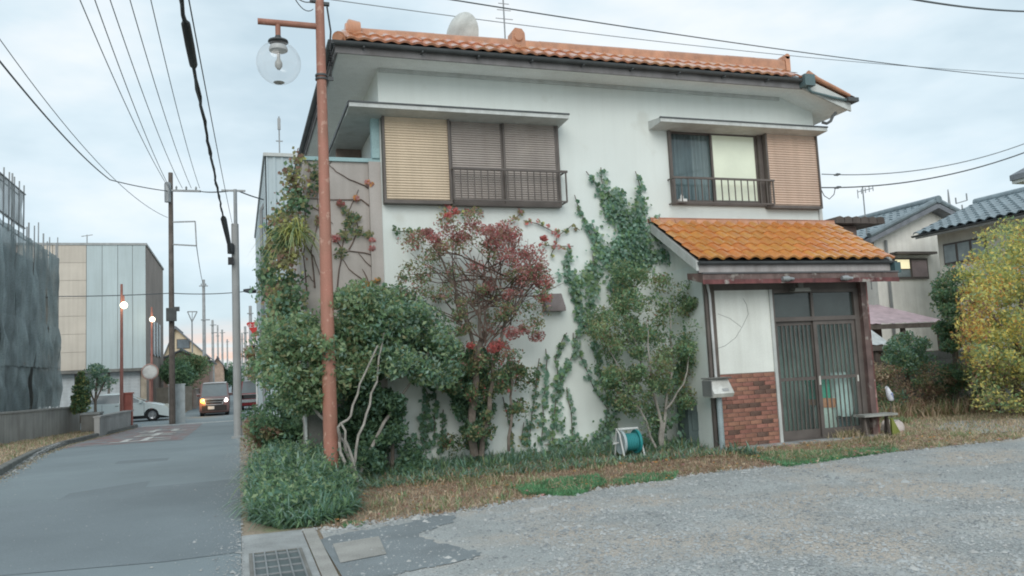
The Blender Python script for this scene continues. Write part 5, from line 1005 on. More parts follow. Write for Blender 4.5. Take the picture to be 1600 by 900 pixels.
# ---- street furniture down the road
def small_lamp(px, pyt, pyb, Y, label, lit_py, gx):
    p = at(px, pyb, Y); q = at(px, pyt, Y); z0 = zg(Y); root = thing('street_lamp', label, 'street lamp', (p[0], Y, z0), 0, 'lit red-brown street lamps before the clad building')
    mr = M('faded_red_paint', (.42, .19, .16), .6, var=.15, scale=2, streak=.15); T('pole', mr, root, [(p[0], Y, z0), (q[0], Y, q[2])], [.08, .05], 10)
    a = at(gx, lit_py, Y); m = MB(); m.tube([(q[0], Y, a[2]+.40), (a[0], Y, a[2]+.40), (a[0], Y, a[2]+.17)], .035, 6); m.build('arm', mr, root)
    m = MB(); m.lathe([(.15*math.sin(t), a[2]+.15*math.cos(t)) for t in [math.pi*i/10 for i in range(11)]], (a[0], Y, 0), 16); m.build('globe', M('lit_globe', (1.0, .90, .66), .3, var=0, fine=0, emit=3.2), root)
    l = bpy.data.lights.new('lamp_light', 'POINT'); l.energy = 10; l.color = (1, .82, .5); l.shadow_soft_size = .26; o = bpy.data.objects.new('lamp_light', l); C.objects.link(o); o.parent = root; o.location = (a[0]-p[0], -.35, a[2]-z0); return root
small_lamp(190, 444, 640, 38.5, 'lit street lamp on a red-brown pole rising behind the short concrete wall', 477, 193.5)
small_lamp(237, 480, 625, 50.2, 'second lit street lamp against the brown side of the clad building', 499, 238)
p = at(200, 625, 38.9); bp0 = at(186, 637, 38.9); bp1 = at(207, 615, 38.9)
m = MB(); m.box(bp0[0]+.14, bp1[0], 38.7, 39.1, -.4, bp1[2]); m.box(bp0[0]+.11, bp1[0]+.04, 38.66, 39.14, bp1[2], bp1[2]+.06); m.box(bp0[0]+.24, bp1[0]-.1, 38.68, 38.7, bp1[2]-.45, bp1[2]-.1); tag(m.build('red_box', M('faded_red_box', (.45, .15, .12), .6), None), 'faded red cabinet standing behind the short wall at the lamp foot', 'cabinet')
p = at(234.5, 581, 49.5); ms_ = thing('traffic_mirror', 'round traffic mirror seen from its pale back on a red-brown post', 'traffic mirror', (p[0], 49.5, zg(49.5)))
T('post', M('mirror_post', (.42, .20, .16), .6), ms_, [(p[0], 49.5, -.4), (p[0], 49.5, p[2]+.3)], .05, 8); m = MB(); m.lathe([(0, -.02), (.25, -.015), (.38, .01), (.40, .03), (.38, .05), (0, .05)], (p[0], 49.4, p[2]), 22, 'y'); m.build('mirror', M('mirror_back', (.66, .66, .64), .5), ms_); m = MB(); m.lathe([(.41, -.03), (.45, -.01), (.45, .06), (.41, .06)], (p[0], 49.4, p[2]), 22, 'y'); m.build('mirror_rim', M('mirror_rim', (.48, .28, .24), .5), ms_)
# stop sign, inverted triangle
p = at(399, 513, 39.6); sg = thing('stop_sign', 'red inverted triangle stop sign with white lettering at the far corner', 'road sign', (p[0]+.25, 39.6, -.4))
m = MB(); s_ = .40; m.prism([(p[0]-s_, p[2]+.22), (p[0]-s_+.07, p[2]+.29), (p[0]+s_-.07, p[2]+.29), (p[0]+s_, p[2]+.22), (p[0]+.05, p[2]-.38), (p[0]-.05, p[2]-.38)], 'y', 39.58, 39.6); m.build('sign_plate', M('sign_red', (.62, .045, .04), .45, var=.05), sg)
me = text_mesh('止まれ', .23); me.materials.append(m_white); o = bpy.data.objects.new('lettering', me); C.objects.link(o); o.parent = sg; o.location = (p[0]-(p[0]+.25), -.03, p[2]+.12+.4); o.rotation_euler = (rad(90), 0, 0)
T('post', m_white, sg, [(p[0]+.02, 39.66, -.4), (p[0]+.02, 39.66, p[2]+.4)], .035, 8)
# utility poles
def upole(name, px, pyt, Y, r0, r1, mat, label, arms=(), group=None, z0=None):
    t = at(px, pyt, Y); z0 = zg(Y) if z0 is None else z0; root = thing(name, label, 'utility pole', (t[0], Y, z0), 0, group); T('pole', mat, root, [(t[0], Y, z0-.2), (t[0], Y, t[2])], [r0, r1], 10)
    for py, x0, x1, dY, ins in arms:
        a = at(x0, py, Y-.1); b = at(x1, py, Y-.1); MB().bar((a[0], Y-.14, a[2]), (b[0], Y-.14+dY, a[2]), .09, .09).build('crossarm', m_steel, root)
        for i in range(ins):
            f_ = (i+.5)/ins; m = MB(); m.lathe([(0, 0), (.05, .02), (.03, .07), (.055, .10), (.03, .16), (0, .19)], (a[0]+(b[0]-a[0])*f_, Y-.14+dY*f_, a[2]+.045), 8); m.build('insulator', M('insulator_grey', (.3, .32, .33), .4), root)
    return root, t
wp, wt = upole('utility_pole', 266.5, 270, 40.2, .14, .10, m_wood, 'tall weathered utility pole with crossarm and square bracket at the crossing', [(298, 268, 314, 0, 3)])
b_ = [at(*q, 40.1) for q in ((270, 347), (305, 346), (307, 384), (270, 382))]
m = MB()
for a, b in zip(b_, b_[1:]): m.bar(a, b, .06, .06)
m.build('square_bracket', m_steel, wp); m = MB(); a = at(262, 300, 40.0); m.lathe([(0, -.1), (.14, -.08), (.15, .8), (.10, .86), (0, .88)], (a[0], 40.0, a[2]-.4), 10); m.build('transformer', m_steel, wp)
m = MB(); a = at(268, 490, 40); m.box(a[0]-.22, a[0]+.22, 39.8, 40.05, a[2]-.35, a[2]+.25); m.box(a[0]+.1, a[0]+.35, 39.85, 40.0, a[2]+.1, a[2]+.3); m.build('junction_box', m_dark, wp)
m = MB(); a = at(273, 630, 41.0); m.box(a[0]-.25, a[0]+.45, 40.9, 41.0, -.4, at(273, 602, 41)[2]); m.box(a[0]-.28, a[0]+.48, 40.88, 41.02, at(273, 602, 41)[2], at(273, 600, 41)[2]); tag(m.build('white_cabinet', M('cabinet_pale', (.52, .58, .60), .6), None), 'pale blue-white cabinet at the foot of the tall weathered utility pole', 'cabinet')
cpY = 23.9; cp_t = at(366, 350, cpY); cpo, ct = upole('utility_pole', 367, 350, cpY, .115, .10, m_pole, 'slim grey concrete pole at the right road edge carrying the thick cable', [])
T('upper_mast', m_steel, cpo, [(ct[0]+.02, cpY, ct[2]-.4), (ct[0]+.02, cpY, at(367, 296, cpY)[2])], .05, 8); zz = at(367, 298, cpY)[2]; MB().bar((ct[0]-.35, cpY, zz), (ct[0]+.30, cpY, zz), .05, .05).build('crossarm', m_steel, cpo)
m = MB(); a = at(366, 390, cpY); m.lathe([(0, 0), (.09, .01), (.10, .25), (.07, .30), (0, .31)], (a[0]-.09, cpY-.16, a[2]-.15), 10); m.box(a[0]-.17, a[0]-.02, cpY-.25, cpY-.1, a[2]-.45, a[2]-.25); m.build('cable_closure', m_blk, cpo)
MB().box(ct[0]-.17, ct[0]+.17, cpY-.2, cpY+.15, zg(cpY), zg(cpY)+.06).build('footing', m_conc, cpo)
for i, (px, pyt, Y, lab, arms, gmat) in enumerate(((318, 437, 75, 'tallest far pole with two short crossarms right of the yellow house', [(447, 311, 325, 0, 2), (500, 314, 328, 0, 0)], m_pole), (332, 500, 96, 'far pole standing before the low roofed house', [(508, 328, 338, 0, 0), (520, 330, 340, 0, 0)], m_pole), (347, 515, 120, 'far pole with thin crossarm against the dusk glow', [(520, 343, 352, 0, 0)], m_wood), (355, 530, 150, 'farthest visible thin pole before the dusk glow', [(534, 353, 358, 0, 0)], m_wood), (340, 508, 135, 'thin dark far pole between the low roofed house and the glow', [(525, 337, 343, 0, 0)], m_wood), (391, 478, 70, 'far pole left of the red stop sign', [(490, 386, 396, 0, 0)], m_pole), (383, 510, 90, 'thin far pole just right of the slim concrete pole', [(520, 380, 388, 0, 0)], m_wood), (378, 520, 125, 'thin dark far pole beside the slim concrete pole', [(530, 375, 382, 0, 0)], m_wood), (398, 500, 110, 'far pole right behind the red stop sign', [(512, 394, 402, 0, 0)], m_pole))):
    upole('utility_pole', px, pyt, Y, .17, .12, M('far_pole_haze_grey', (.42, .44, .45), .9), lab, arms, 'utility poles receding down the street')  # lighter grey puts distance haze into the far poles' colour
# arrow-shaped aerial
p = at(300, 489, 70); ta = thing('funnel_aerial', 'inverted triangular aerial frame on a thin mast above the yellow house', 'aerial', (p[0], 70, 4))
m = MB(); a, b, c = at(293, 487, 70), at(308, 487, 70), at(300, 503, 70)
for s, t in ((a, b), (b, c), (c, a)): m.bar(s, t, .08, .08)
m.bar((a+b)/2, c, .05, .05).build('frame', m_steel, ta); T('mast', m_steel, ta, [c, (c[0], 70, 3.5)], .05, 6)
# ---- far houses and trees
def gable(name, label, x0, x1, y0, y1, ze, zr_, mw, mr, wins=(), axis='y', z0=-.5, oh=.35, cat='house', group=None, xr=None):
    """axis: direction of the ridge"""
    root = thing(name, label, cat, ((x0+x1)/2, (y0+y1)/2, z0), 0, group)
    xm_, ym_ = (x0+x1)/2 if xr is None else xr, (y0+y1)/2
    if axis == 'y':
        MB().prism([(x0, z0), (x1, z0), (x1, ze), (xm_, zr_), (x0, ze)], 'y', y0, y1).build('wall', mw, root)
        sl1 = (zr_-ze)/(xm_-x0); sl2 = (zr_-ze)/(x1-xm_)
        MB().prism([(x0-oh, ze-oh*sl1+.02), (xm_, zr_+.02), (xm_, zr_+.16), (x0-oh, ze-oh*sl1+.13)], 'y', y0-oh, y1+oh).build('roof', mr, root)
        MB().prism([(x1+oh, ze-oh*sl2+.02), (xm_, zr_+.021), (xm_, zr_+.159), (x1+oh, ze-oh*sl2+.13)], 'y', y0-oh, y1+oh).build('roof', mr, root)
        T('roof_ridge', mr, root, [(xm_, y0-oh-.02, zr_+.17), (xm_, y1+oh, zr_+.17)], .09, 8)
    else:
        MB().prism([(y0, z0), (y1, z0), (y1, ze), (ym_, zr_), (y0, ze)], 'x', x0, x1).build('wall', mw, root); s_ = (zr_-ze)/(ym_-y0)
        MB().prism([(y0-oh, ze-oh*s_+.02), (ym_, zr_+.02), (ym_, zr_+.16), (y0-oh, ze-oh*s_+.13)], 'x', x0-oh, x1+oh).build('roof', mr, root)
        MB().prism([(y1+oh, ze-oh*s_+.02), (ym_, zr_+.021), (ym_, zr_+.159), (y1+oh, ze-oh*s_+.13)], 'x', x0-oh, x1+oh).build('roof', mr, root)
        T('roof_ridge', mr, root, [(x0-oh, ym_, zr_+.17), (x1+oh, ym_, zr_+.17)], .09, 8)
    for wx0, wx1, wz0, wz1 in wins:
        f_ = B('window', m_brownf, root, (wx0, wx1, y0-.05, y0-.001, wz0, wz1)); B('pane', M('far_pane', (.18, .22, .25), .15, spec=.7), f_, (wx0+.06, wx1-.06, y0-.06, y0-.051, wz0+.06, wz1-.06))
    return root
m_yel = M('yellow_house_wall', (.68, .58, .42), .85, var=.06); m_rose = M('rose_wall', (.46, .33, .28), .85, var=.08); m_groof = M('grey_roof', (.22, .24, .27), .7, var=.15, scale=3); m_peach = M('peach_wall', (.60, .45, .36), .85)
a, b = at(255, 513, 82), at(323, 513, 82); gable('yellow_house', 'pale yellow house with grey roof behind the weathered pole', a[0], b[0], 82, 92, at(325, 556, 82)[2], at(300, 513, 82)[2], m_yel, m_groof, [(at(276, 530, 82)[0], at(297, 530, 82)[0], at(280, 545, 82)[2], at(280, 530, 82)[2])], xr=at(274, 500, 82)[0])
a, b = at(262, 560, 66), at(300, 560, 66); gable('rose_house', 'low pinkish-brown house with grey roof below the yellow house', a[0]-1, b[0]+1.2, 66, 76, at(290, 566, 66)[2], at(280, 549, 66)[2], m_rose, m_groof, [(at(270, 560, 66)[0], at(283, 560, 66)[0], at(280, 580, 66)[2], at(280, 570, 66)[2])])
a, b = at(330, 560, 98), at(349, 560, 98); gable('peach_house', 'small peach-walled house with pale grey roof at the street end', a[0], b[0], 98, 106, at(340, 572, 98)[2], at(340, 560, 98)[2], m_peach, m_groof, [], z0=-.5)
gable('grey_roofed_house', 'grey-roofed house behind the stop sign on the right of the street', at(400, 560, 62)[0], at(400, 560, 62)[0]+8, 60, 70, at(400, 540, 62)[2], at(410, 515, 62)[2]+.8, M('pale_grey_wall', (.42, .45, .46), .8), m_groof, [])
def bushy(name, label, poly, n, r, Y, dY, keys, per, size, cat='tree', trunk=True, group=None, seed=1, z0=None):
    cx = sum(p[0] for p in poly)/len(poly); base = at(cx, 600, Y); z0 = zg(Y) if z0 is None else z0; root = thing(name, label, cat, (base[0], Y, z0), 0, group)
    cl = clumps(poly, n, r, Y, dY, keys, seed); foliage('crown' if trunk else 'foliage', root, cl, per, size); mid_ = np.mean([c[0] for c in cl], 0)
    T('trunk' if trunk else 'stem', m_bark, root, [(base[0], Y, z0), (float(mid_[0]), Y, float(mid_[2]))], [.1, .04] if trunk else .03, 7)
    if trunk:
        for k in range(4): c = cl[k*3 % len(cl)][0]; T('limb', m_bark, root, [(base[0]+(mid_[0]-base[0])*.6, Y, z0+(mid_[2]-z0)*.6), tuple(map(float, c))], [.05, .015], 5)
    return root
bushy('green_tree', 'round green tree before the low pinkish house', [(268, 600), (268, 575), (285, 560), (310, 552), (318, 565), (312, 580), (290, 598)], 26, .8, 60, 1.2, dict(mg=3, ol=2, lg=1.5, dg=1), 240, .2, seed=71)
bushy('dark_tree', 'dark green tree at the foot of the far pole', [(264, 595), (266, 568), (282, 566), (292, 585), (285, 600)], 18, .7, 55, .8, dict(dg=4, mg=2, bg=1), 240, .18, seed=72)
bushy('dark_tree', 'dim green tree at the street end beside the peach house', [(350, 600), (350, 580), (362, 574), (374, 580), (376, 600)], 12, 1.0, 105, 1.5, dict(dg=3, bg=3, mg=1), 200, .3, seed=73)
bushy('olive_tree', 'olive-green tree hanging over the road right of the stop sign', [(412, 600), (408, 565), (414, 540), (430, 530), (432, 600)], 26, .5, 42.5, .8, dict(ol=3, lg=2, mg=2, og=.3), 240, .14, seed=74)
bushy('orange_tinged_tree', 'small orange-tinged treetop beside the slim concrete pole', [(385, 558), (385, 545), (396, 545), (400, 560), (394, 566)], 8, .45, 58, .5, dict(og=1, ol=3, br=2), 140, .15, seed=75)
# far tree belt and low hedges closing the view down the street
def belt(name, x0, x1, y, h, n, seed, keys=None):
    r = random.Random(seed); cl = [((r.uniform(x0, x1), y+r.uniform(-4, 4), h*r.uniform(.1, .8)-.3), h*.3*r.uniform(.7, 1.3), keys or dict(dg=3, bg=2, mg=2)) for _ in range(n)]; return foliage(name, None, cl, 130, h*.09)
belt('far_wood', -60, 14, 230, 7, 120, 1); belt('far_wood', 40, 150, 120, 6, 160, 2); belt('far_wood', -140, -20, 140, 6, 120, 3)
wallrun('garden_wall', 'low beige garden wall on the far side of the crossing', [(at(262, 600, 56)[0]-4, 56), (at(300, 600, 58)[0], 58)], [at(280, 606, 56)[2], at(280, 606, 56)[2]], .2, M('beige_garden_wall', (.42, .37, .31), .9), panel=2.5)
wallrun('garden_wall', 'pinkish block wall running along the left of the far road', [(at(304, 600, 60)[0], 60), (at(322, 600, 92)[0], 92)], [.9, .9], .2, M('pink_garden_wall', (.45, .38, .34), .9), panel=3)
wallrun('garden_wall', 'pale wall at the right edge of the far road behind the parked car', [(1.9, 51), (2.4, 56)], [1.3, 1.3], .15, m_trimw, panel=1.5)

# ================================================================== CARS
m_tyre = M('tyre_rubber', (.025, .026, .028), .8); m_rim = M('wheel_silver', (.42, .44, .46), .3, metal=.6); m_cgl = M('car_glass', (.16, .19, .20), .08, var=.05, spec=.8); m_chr = M('chrome', (.55, .56, .57), .2, metal=.8); m_plate = M('plate_white', (.72, .73, .70), .5)  # car glass base lightened to stand in for reflected sky
def loft_profile(prof, w_, bev=.07, inset=.05):
    """closed side outline (x, z) spread across y with softened shoulders"""
    cx = sum(p[0] for p in prof)/len(prof); cz = sum(p[1] for p in prof)/len(prof); n = len(prof); v = []; f = []
    for y, s in ((-w_, 1-inset), (-w_+bev, 1), (w_-bev, 1), (w_, 1-inset)): v += [(cx+(x-cx)*s, y, cz+(z-cz)*s) for x, z in prof]
    for k in range(3): f += [(k*n+i, (k+1)*n+i, (k+1)*n+(i+1) % n, k*n+(i+1) % n) for i in range(n)]
    return v, f+[tuple(range(n)), tuple(3*n+i for i in range(n))[::-1]]
def greenhouse(low, high, wl, wh):
    """low, high: (x0, x1, z) rectangles front/rear -> frustum"""
    x0, x1, z0 = low; a0, a1, z1 = high
    return [(x0, -wl, z0), (x1, -wl, z0), (x1, wl, z0), (x0, wl, z0), (a0, -wh, z1), (a1, -wh, z1), (a1, wh, z1), (a0, wh, z1)], [(0, 1, 5, 4), (1, 2, 6, 5), (2, 3, 7, 6), (3, 0, 4, 7), (4, 5, 6, 7), (0, 3, 2, 1)]
def arch(cx, r, z, n=8): return [(cx+r*math.cos(t), z+r*math.sin(t)) for t in [math.pi*(i)/n for i in range(n+1)]]
def wheel(root, x, y, r, w_):
    wr = MB(); wr.lathe([(r*.62, -w_/2), (r*.93, -w_/2), (r, -w_/3), (r, w_/3), (r*.93, w_/2), (r*.62, w_/2)], (x, y, r), 24, 'y'); t = wr.build('wheel', m_tyre, root, local=True)
    s = 1 if y > 0 else -1; m = MB(); m.lathe([(r*.63, s*w_*.46), (r*.58, s*w_*.40), (r*.2, s*w_*.34), (0, s*w_*.40)], (x, y, r), 20, 'y')
    for k in range(5): a = 2*math.pi*k/5; m.bar((x, y+s*w_*.44, r), (x+r*.58*math.cos(a), y+s*w_*.44, r+r*.58*math.sin(a)), .05, .02)
    m.build('rim', m_rim, t, local=True)
def car(kind, label, loc, rz, paint, kw):
    root = thing(kw['name'], label, 'car', loc, rz); Lh, W, H_ = kw['L']/2, kw['W']/2, kw['H']; r = kw['r']; ax = kw['ax']; gc = kw['gc']; zb_ = kw['belt']
    low = [(-Lh, gc+.08), (-Lh+.06, gc)]+arch(-ax, r*1.17, r*.95)[::-1]+arch(ax, r*1.17, r*.95)[::-1]+[(Lh-.08, gc), (Lh, gc+.1)]
    v, f = loft_profile(low+kw['top'], W, .10, .035); bd = MB().add(v, f).build('body', paint, root, local=True)
    MB().box(-Lh+.1, Lh-.1, -W+.14, W-.14, gc-.05, gc+.22).build('underbody', m_blk, root, local=True)
    v, f = greenhouse(*kw['gh'], W-.06, W*kw['tum']); MB().add(v, f).build('glasshouse', m_cgl, root, local=True)
    (x0, x1, z0), (a0, a1, z1) = kw['gh']; wh = W*kw['tum']
    m = MB(); n = 8; vv = []
    for i in range(n+1):
        t = i/n; x = a0-.04+(a1-a0+.08)*t; c = math.sin(math.pi*t)**.6*.05
        vv += [(x, -wh-.02, z1-.035), (x, -wh*.8, z1+.015+c*.8), (x, 0, z1+.02+c), (x, wh*.8, z1+.015+c*.8), (x, wh+.02, z1-.035)]
    m.add(vv, [(i*5+k, i*5+k+1, i*5+k+6, i*5+k+5) for i in range(n) for k in range(4)]); rf = m.build('roof', paint if not kw.get('roof') else kw['roof'], root, local=True)
    m = MB()
    for s in (-1, 1):
        for (bx_, tx) in kw['pillars']: m.bar((bx_, s*(W-.055), z0-.03), (tx, s*(wh+.004), z1), .06, .045)
    m.build('pillars', paint, root, local=True)
    for x in (-ax, ax):
        for s in (-1, 1): wheel(root, x, s*(W-.12), r, .2)
    for s in (-1, 1):
        m = MB(); m.prism([(x1-.42, z0+.03), (x1-.30, z0+.05), (x1-.26, z0+.17), (x1-.40, z0+.19)], 'y', s*(W-.02), s*(W+.16)); m.build('mirror', kw.get('mir', paint), root, local=True)
        B_ = MB(); B_.box(-.35, -.20, s*(W-.005), s*(W+.02), zb_-.12, zb_-.09); B_.build('door_handle', m_chr, root, local=True)
        m = MB()
        for dx in kw['gaps']: m.box(dx, dx+.012, s*(W-.003), s*(W+.004), gc+.12, zb_-.02)
        m.build('door_gap', m_blk, root, local=True)
    return root
# white hatchback crossing from the left (its front points along +X)
white_p = M('white_car_paint', (.66, .73, .73), .25, var=.02, fine=0, coat=.5)
hb = dict(name='white_hatchback', L=4.45, W=1.76, H=1.46, r=.31, ax=1.33, gc=.19, belt=.95, tum=.66, gh=((-1.95, 1.15, .90), (-1.15, .12, 1.40)), pillars=((-1.95, -1.15), (-.15, -.15), (1.15, .12), (.35, .05)), gaps=(-.95, -.1, .95),
          top=[(2.2, .42), (2.18, .60), (1.95, .76), (1.5, .88), (1.05, .95), (.0, .96), (-1.4, .98), (-2.05, 1.0), (-2.2, .85)])
wf = G(238, 658); wc = thing_loc = (wf[0]-1.33, wf[1]+.85, -.4)
whc = car('h', 'white hatchback crossing the junction behind the short concrete wall', wc, 0, white_p, hb)
for s in (-1, 1):
    m = MB(); m.prism([(1.75, .70), (2.12, .62), (2.16, .70), (1.9, .80)], 'y', s*.55, s*.86); m.build('headlight', M('lamp_clear', (.62, .64, .58), .1), whc, local=True)
    m = MB(); m.box(-2.2, -2.05, s*.6, s*.84, .72, .95); m.build('tail_light', M('tail_red', (.35, .03, .03), .25), whc, local=True)
m = MB(); m.box(2.12, 2.215, -.5, .5, .34, .5); m.build('grille', m_blk, whc, local=True); m = MB(); m.box(2.2, 2.235, -.17, .17, .42, .58); m.build('number_plate', m_plate, whc, local=True)
# front-on kei wagon, maroon, headlights on
mar = M('maroon_paint', (.20, .115, .11), .3, var=.05, coat=.5)
kw = dict(name='maroon_kei_wagon', L=3.4, W=1.50, H=1.78, r=.28, ax=1.22, gc=.19, belt=1.05, tum=.84, gh=((-1.66, 1.30, 1.0), (-1.6, .62, 1.70)), pillars=((-1.62, -1.58), (-.1, -.1), (1.30, .62)), gaps=(-.85, .1, .95), roof=M('pale_kei_roof', (.46, .46, .46), .3),
          top=[(1.70, .42), (1.68, .78), (1.60, .95), (1.32, 1.04), (.3, 1.05), (-1.6, 1.06), (-1.70, .9)])
kp = G(335, 650); kei = car('k', 'oncoming dark maroon kei wagon with a glowing amber light and lit headlight', (kp[0], kp[1]+1.8, -.4), rad(-90), mar, kw)
m = MB(); m.prism([(.62+.02, 1.70), (.60, 1.75), (-1.5, 1.78), (-1.5, 1.72)], 'y', -.60, .60); m.build('roof_panel', MATS['pale_kei_roof'], kei, local=True)
m = MB(); m.box(1.66, 1.725, -.40, .40, .66, .86); m.build('grille', m_blk, kei, local=True)
m = MB(); m.box(1.68, 1.745, -.56, .56, .86, .92); m.prism([(-.56, .92), (-.50, .92), (-.36, .60), (-.42, .58)], 'x', 1.69, 1.74); m.prism([(.56, .92), (.50, .92), (.36, .60), (.42, .58)], 'x', 1.69, 1.74); m.box(1.69, 1.74, -.40, .40, .575, .62); m.box(1.70, 1.745, -.38, .38, .73, .76); m.build('chrome_trim', m_chr, kei, local=True)
# camera looks at the nose: +y local is to the viewer's right after the -90 degree turn
for s, nm, mt in ((1, 'headlight', M('headlight_lit', (1.0, .86, .82), .2, var=0, fine=0, emit=4)), (-1, 'headlight', M('amber_lit', (1.0, .42, .05), .2, var=0, fine=0, emit=5))):
    m = MB(); m.lathe([(0, .03), (.09, .02), (.11, -.02), (.10, -.06)], (1.70, s*.59, .82), 14, 'x'); m.build(nm, mt, kei, local=True)
for s in (-1, 1): m = MB(); m.box(1.6, 1.70, s*.46, s*.70, .74, .92); m.build('lamp_housing', M('lamp_smoke', (.3, .28, .27), .15), kei, local=True)
m = MB(); m.box(1.70, 1.73, -.32, -.0, .36, .52); m.build('number_plate', m_plate, kei, local=True); m = MB(); m.box(1.64, 1.715, -.62, .62, .28, .56); m.build('lower_grille', M('dark_bumper', (.04, .035, .035), .5), kei, local=True)
l = bpy.data.lights.new('indicator_light', 'POINT'); l.energy = 12; l.color = (1, .5, .12); l.shadow_soft_size = .1; o = bpy.data.objects.new('indicator_light', l); C.objects.link(o); o.parent = kei; o.location = (1.95, -.60, .82)
# red and black off-road car seen from behind, parked
red_p = M('dark_red_paint', (.30, .03, .035), .3, coat=.4)
ow = dict(name='red_offroader', L=3.9, W=1.72, H=1.80, r=.34, ax=1.2, gc=.30, belt=1.05, tum=.82, gh=((-1.9, 1.0, 1.02), (-1.82, .55, 1.72)), pillars=((-1.88, -1.80), (-.2, -.2), (1.0, .55)), gaps=(-.7, .4), roof=M('dark_car_roof', (.05, .055, .06), .3),
          top=[(1.95, .6), (1.93, .95), (1.1, 1.05), (-1.85, 1.06), (-1.95, .95)])
sp = G(395, 641); suv = car('s', 'dark red and black off-roader parked nose-away beyond the slim pole', (sp[0]+.15, sp[1]+2.0, -.4), rad(90), red_p, ow)
m = MB(); m.box(-2.02, -1.94, -.80, .80, .48, .66); m.build('bumper', m_chr, suv, local=True); m = MB(); m.box(-1.99, -1.94, -.78, .78, .70, .92); m.build('tailgate_panel', m_blk, suv, local=True); m = MB(); m.box(-2.02, -1.99, -.45, -.12, .72, .90); m.build('number_plate', m_plate, suv, local=True)
for s in (-1, 1): m = MB(); m.box(-1.99, -1.93, s*.66, s*.82, .72, 1.0); m.build('tail_light', MATS['tail_red'], suv, local=True)
m = MB(); m.box(-2.0, -1.94, -.8, .8, .93, .975); m.build('chrome_strip', m_chr, suv, local=True)

# ================================================================== RIGHT BACKGROUND
XB = 21.0
m_blt = M('blue_grey_tile', (.20, .26, .29), .35, var=.15, scale=5, rand=.14, spec=.6, coat=.3); m_cream = M('cream_wall', (.80, .77, .68), .85, var=.05, streak=.1); m_whw = M('white_house_wall', (.84, .84, .80), .85, var=.05, streak=.1)
def tiled_slope(root, o, xd, up, cols, rows, w_, l, mesh): lay_tiles(mesh, root, o, xd, up, cols, rows, w_, l)
btm = tile_mesh('roof_tile', .34, .36, m_blt, .04)
# house B: slope facing the lot, ridge runs away from us
eN, eF = atx(1640, 322, XB), atx(1430, 370, XB); ze = (eN[2]+eF[2])/2; y0, y1 = eN[1]-2, eF[1]; rise = 1.15; XR = XB+2.8
zr1 = at(1503, 327, 0.0001+atx(1503, 327, XR)[1])[2]
hB = thing('cream_house', 'cream-walled house with long blue-grey tiled roof behind the yellow tree', 'house', (XB+3, (y0+y1)/2, 0))
zr1 = atx(1550, 315, XR)[2]
MB().prism([(XB+.55, -.3), (XB+7, -.3), (XB+7, ze+.1), (XR, zr1-.1), (XB+.55, ze+.12)], 'y', y0+.3, y1-.35).build('wall', m_cream, hB)
MB().add([(XB, y0, ze), (XR, y0, zr1-.03), (XR, y1, zr1-.03), (XB, y1, ze), (XB, y0, ze-.12), (XR, y0, zr1-.15), (XR, y1, zr1-.15), (XB, y1, ze-.12)], [(0, 1, 2, 3), (4, 7, 6, 5), (0, 4, 5, 1), (3, 2, 6, 7), (0, 3, 7, 4)]).build('roof_board', m_trimw, hB)
upv = Vector((XR-XB, 0, zr1-ze)); Ls = upv.length
ny_ = int((y1-y0)/.34); nr_ = int(Ls/.40)+1
lay_tiles(btm, hB, (XB-.08, y1, ze+.04), (0, -1, 0), upv, ny_, nr_, .34, Ls/nr_)
T('roof_ridge', m_blt, hB, [(XR, y0, zr1+.10), (XR, y1+.05, zr1+.10)], .13, 10); gutter('gutter', [(XB-.12, y0, ze-.02), (XB-.12, y1, ze-.02)], .06, hB)
a, b = atx(1475, 381, XB+.55), atx(1541, 370, XB+.55); zl = atx(1480, 414, XB+.55)[2]; zt_ = atx(1480, 381, XB+.55)[2]
f_ = B('window', m_brownf, hB, (XB+.49, XB+.549, b[1], a[1], zl, zt_)); nn_ = 3
for i in range(nn_): yy0 = b[1]+(a[1]-b[1])*i/nn_; yy1 = b[1]+(a[1]-b[1])*(i+1)/nn_; B('pane', M('curtained_pane', (.38, .44, .45), .2, spec=.7), f_, (XB+.47, XB+.489, yy0+.05, yy1-.05, zl+.06, zt_-.06))
# house A: gable end towards us
YA_ = y1+1.2; pk = at(1466, 316, YA_); eL_ = at(1360, 372, YA_); eR_ = at(1500, 334, YA_)
hA = thing('white_gable_house', 'white house with blue-grey gable roof and a small lit window behind the porch', 'house', (pk[0]-2, YA_+3, 0))
xa = eL_[0]; xe = pk[0]+(pk[0]-xa); ze_ = eL_[2]; zp = pk[2]; yb = YA_+7
MB().prism([(xa+.6, -.3), (xe-.5, -.3), (xe-.5, ze_+.2), (pk[0], zp-.15), (xa+.6, ze_+.2)], 'y', YA_+.5, yb).build('wall', m_whw, hA)
for sx, ex in ((xa, pk[0]), (xe, pk[0])):
    MB().add([(sx, YA_, ze_), (ex, YA_, zp-.03), (ex, yb, zp-.03), (sx, yb, ze_), (sx, YA_, ze_-.16), (ex, YA_, zp-.2), (ex, yb, zp-.2), (sx, yb, ze_-.16)], [(0, 1, 2, 3), (4, 7, 6, 5), (0, 4, 5, 1), (3, 2, 6, 7), (0, 3, 7, 4)]).build('roof_board', m_groof, hA)
upv = Vector((pk[0]-xa, 0, zp-ze_)); Ls = upv.length; nr_ = int(Ls/.42)+1; ncol = int((yb-YA_)/.34)
if nr_*ncol > 290: nr_ = max(4, 290//ncol)
lay_tiles(btm if Ls/nr_ < .5 else tile_mesh('roof_tile', .34, Ls/nr_*1.0, m_blt, .04), hA, (xa-.05, yb, ze_+.04), (0, -1, 0), upv, ncol, nr_, .34, Ls/nr_)
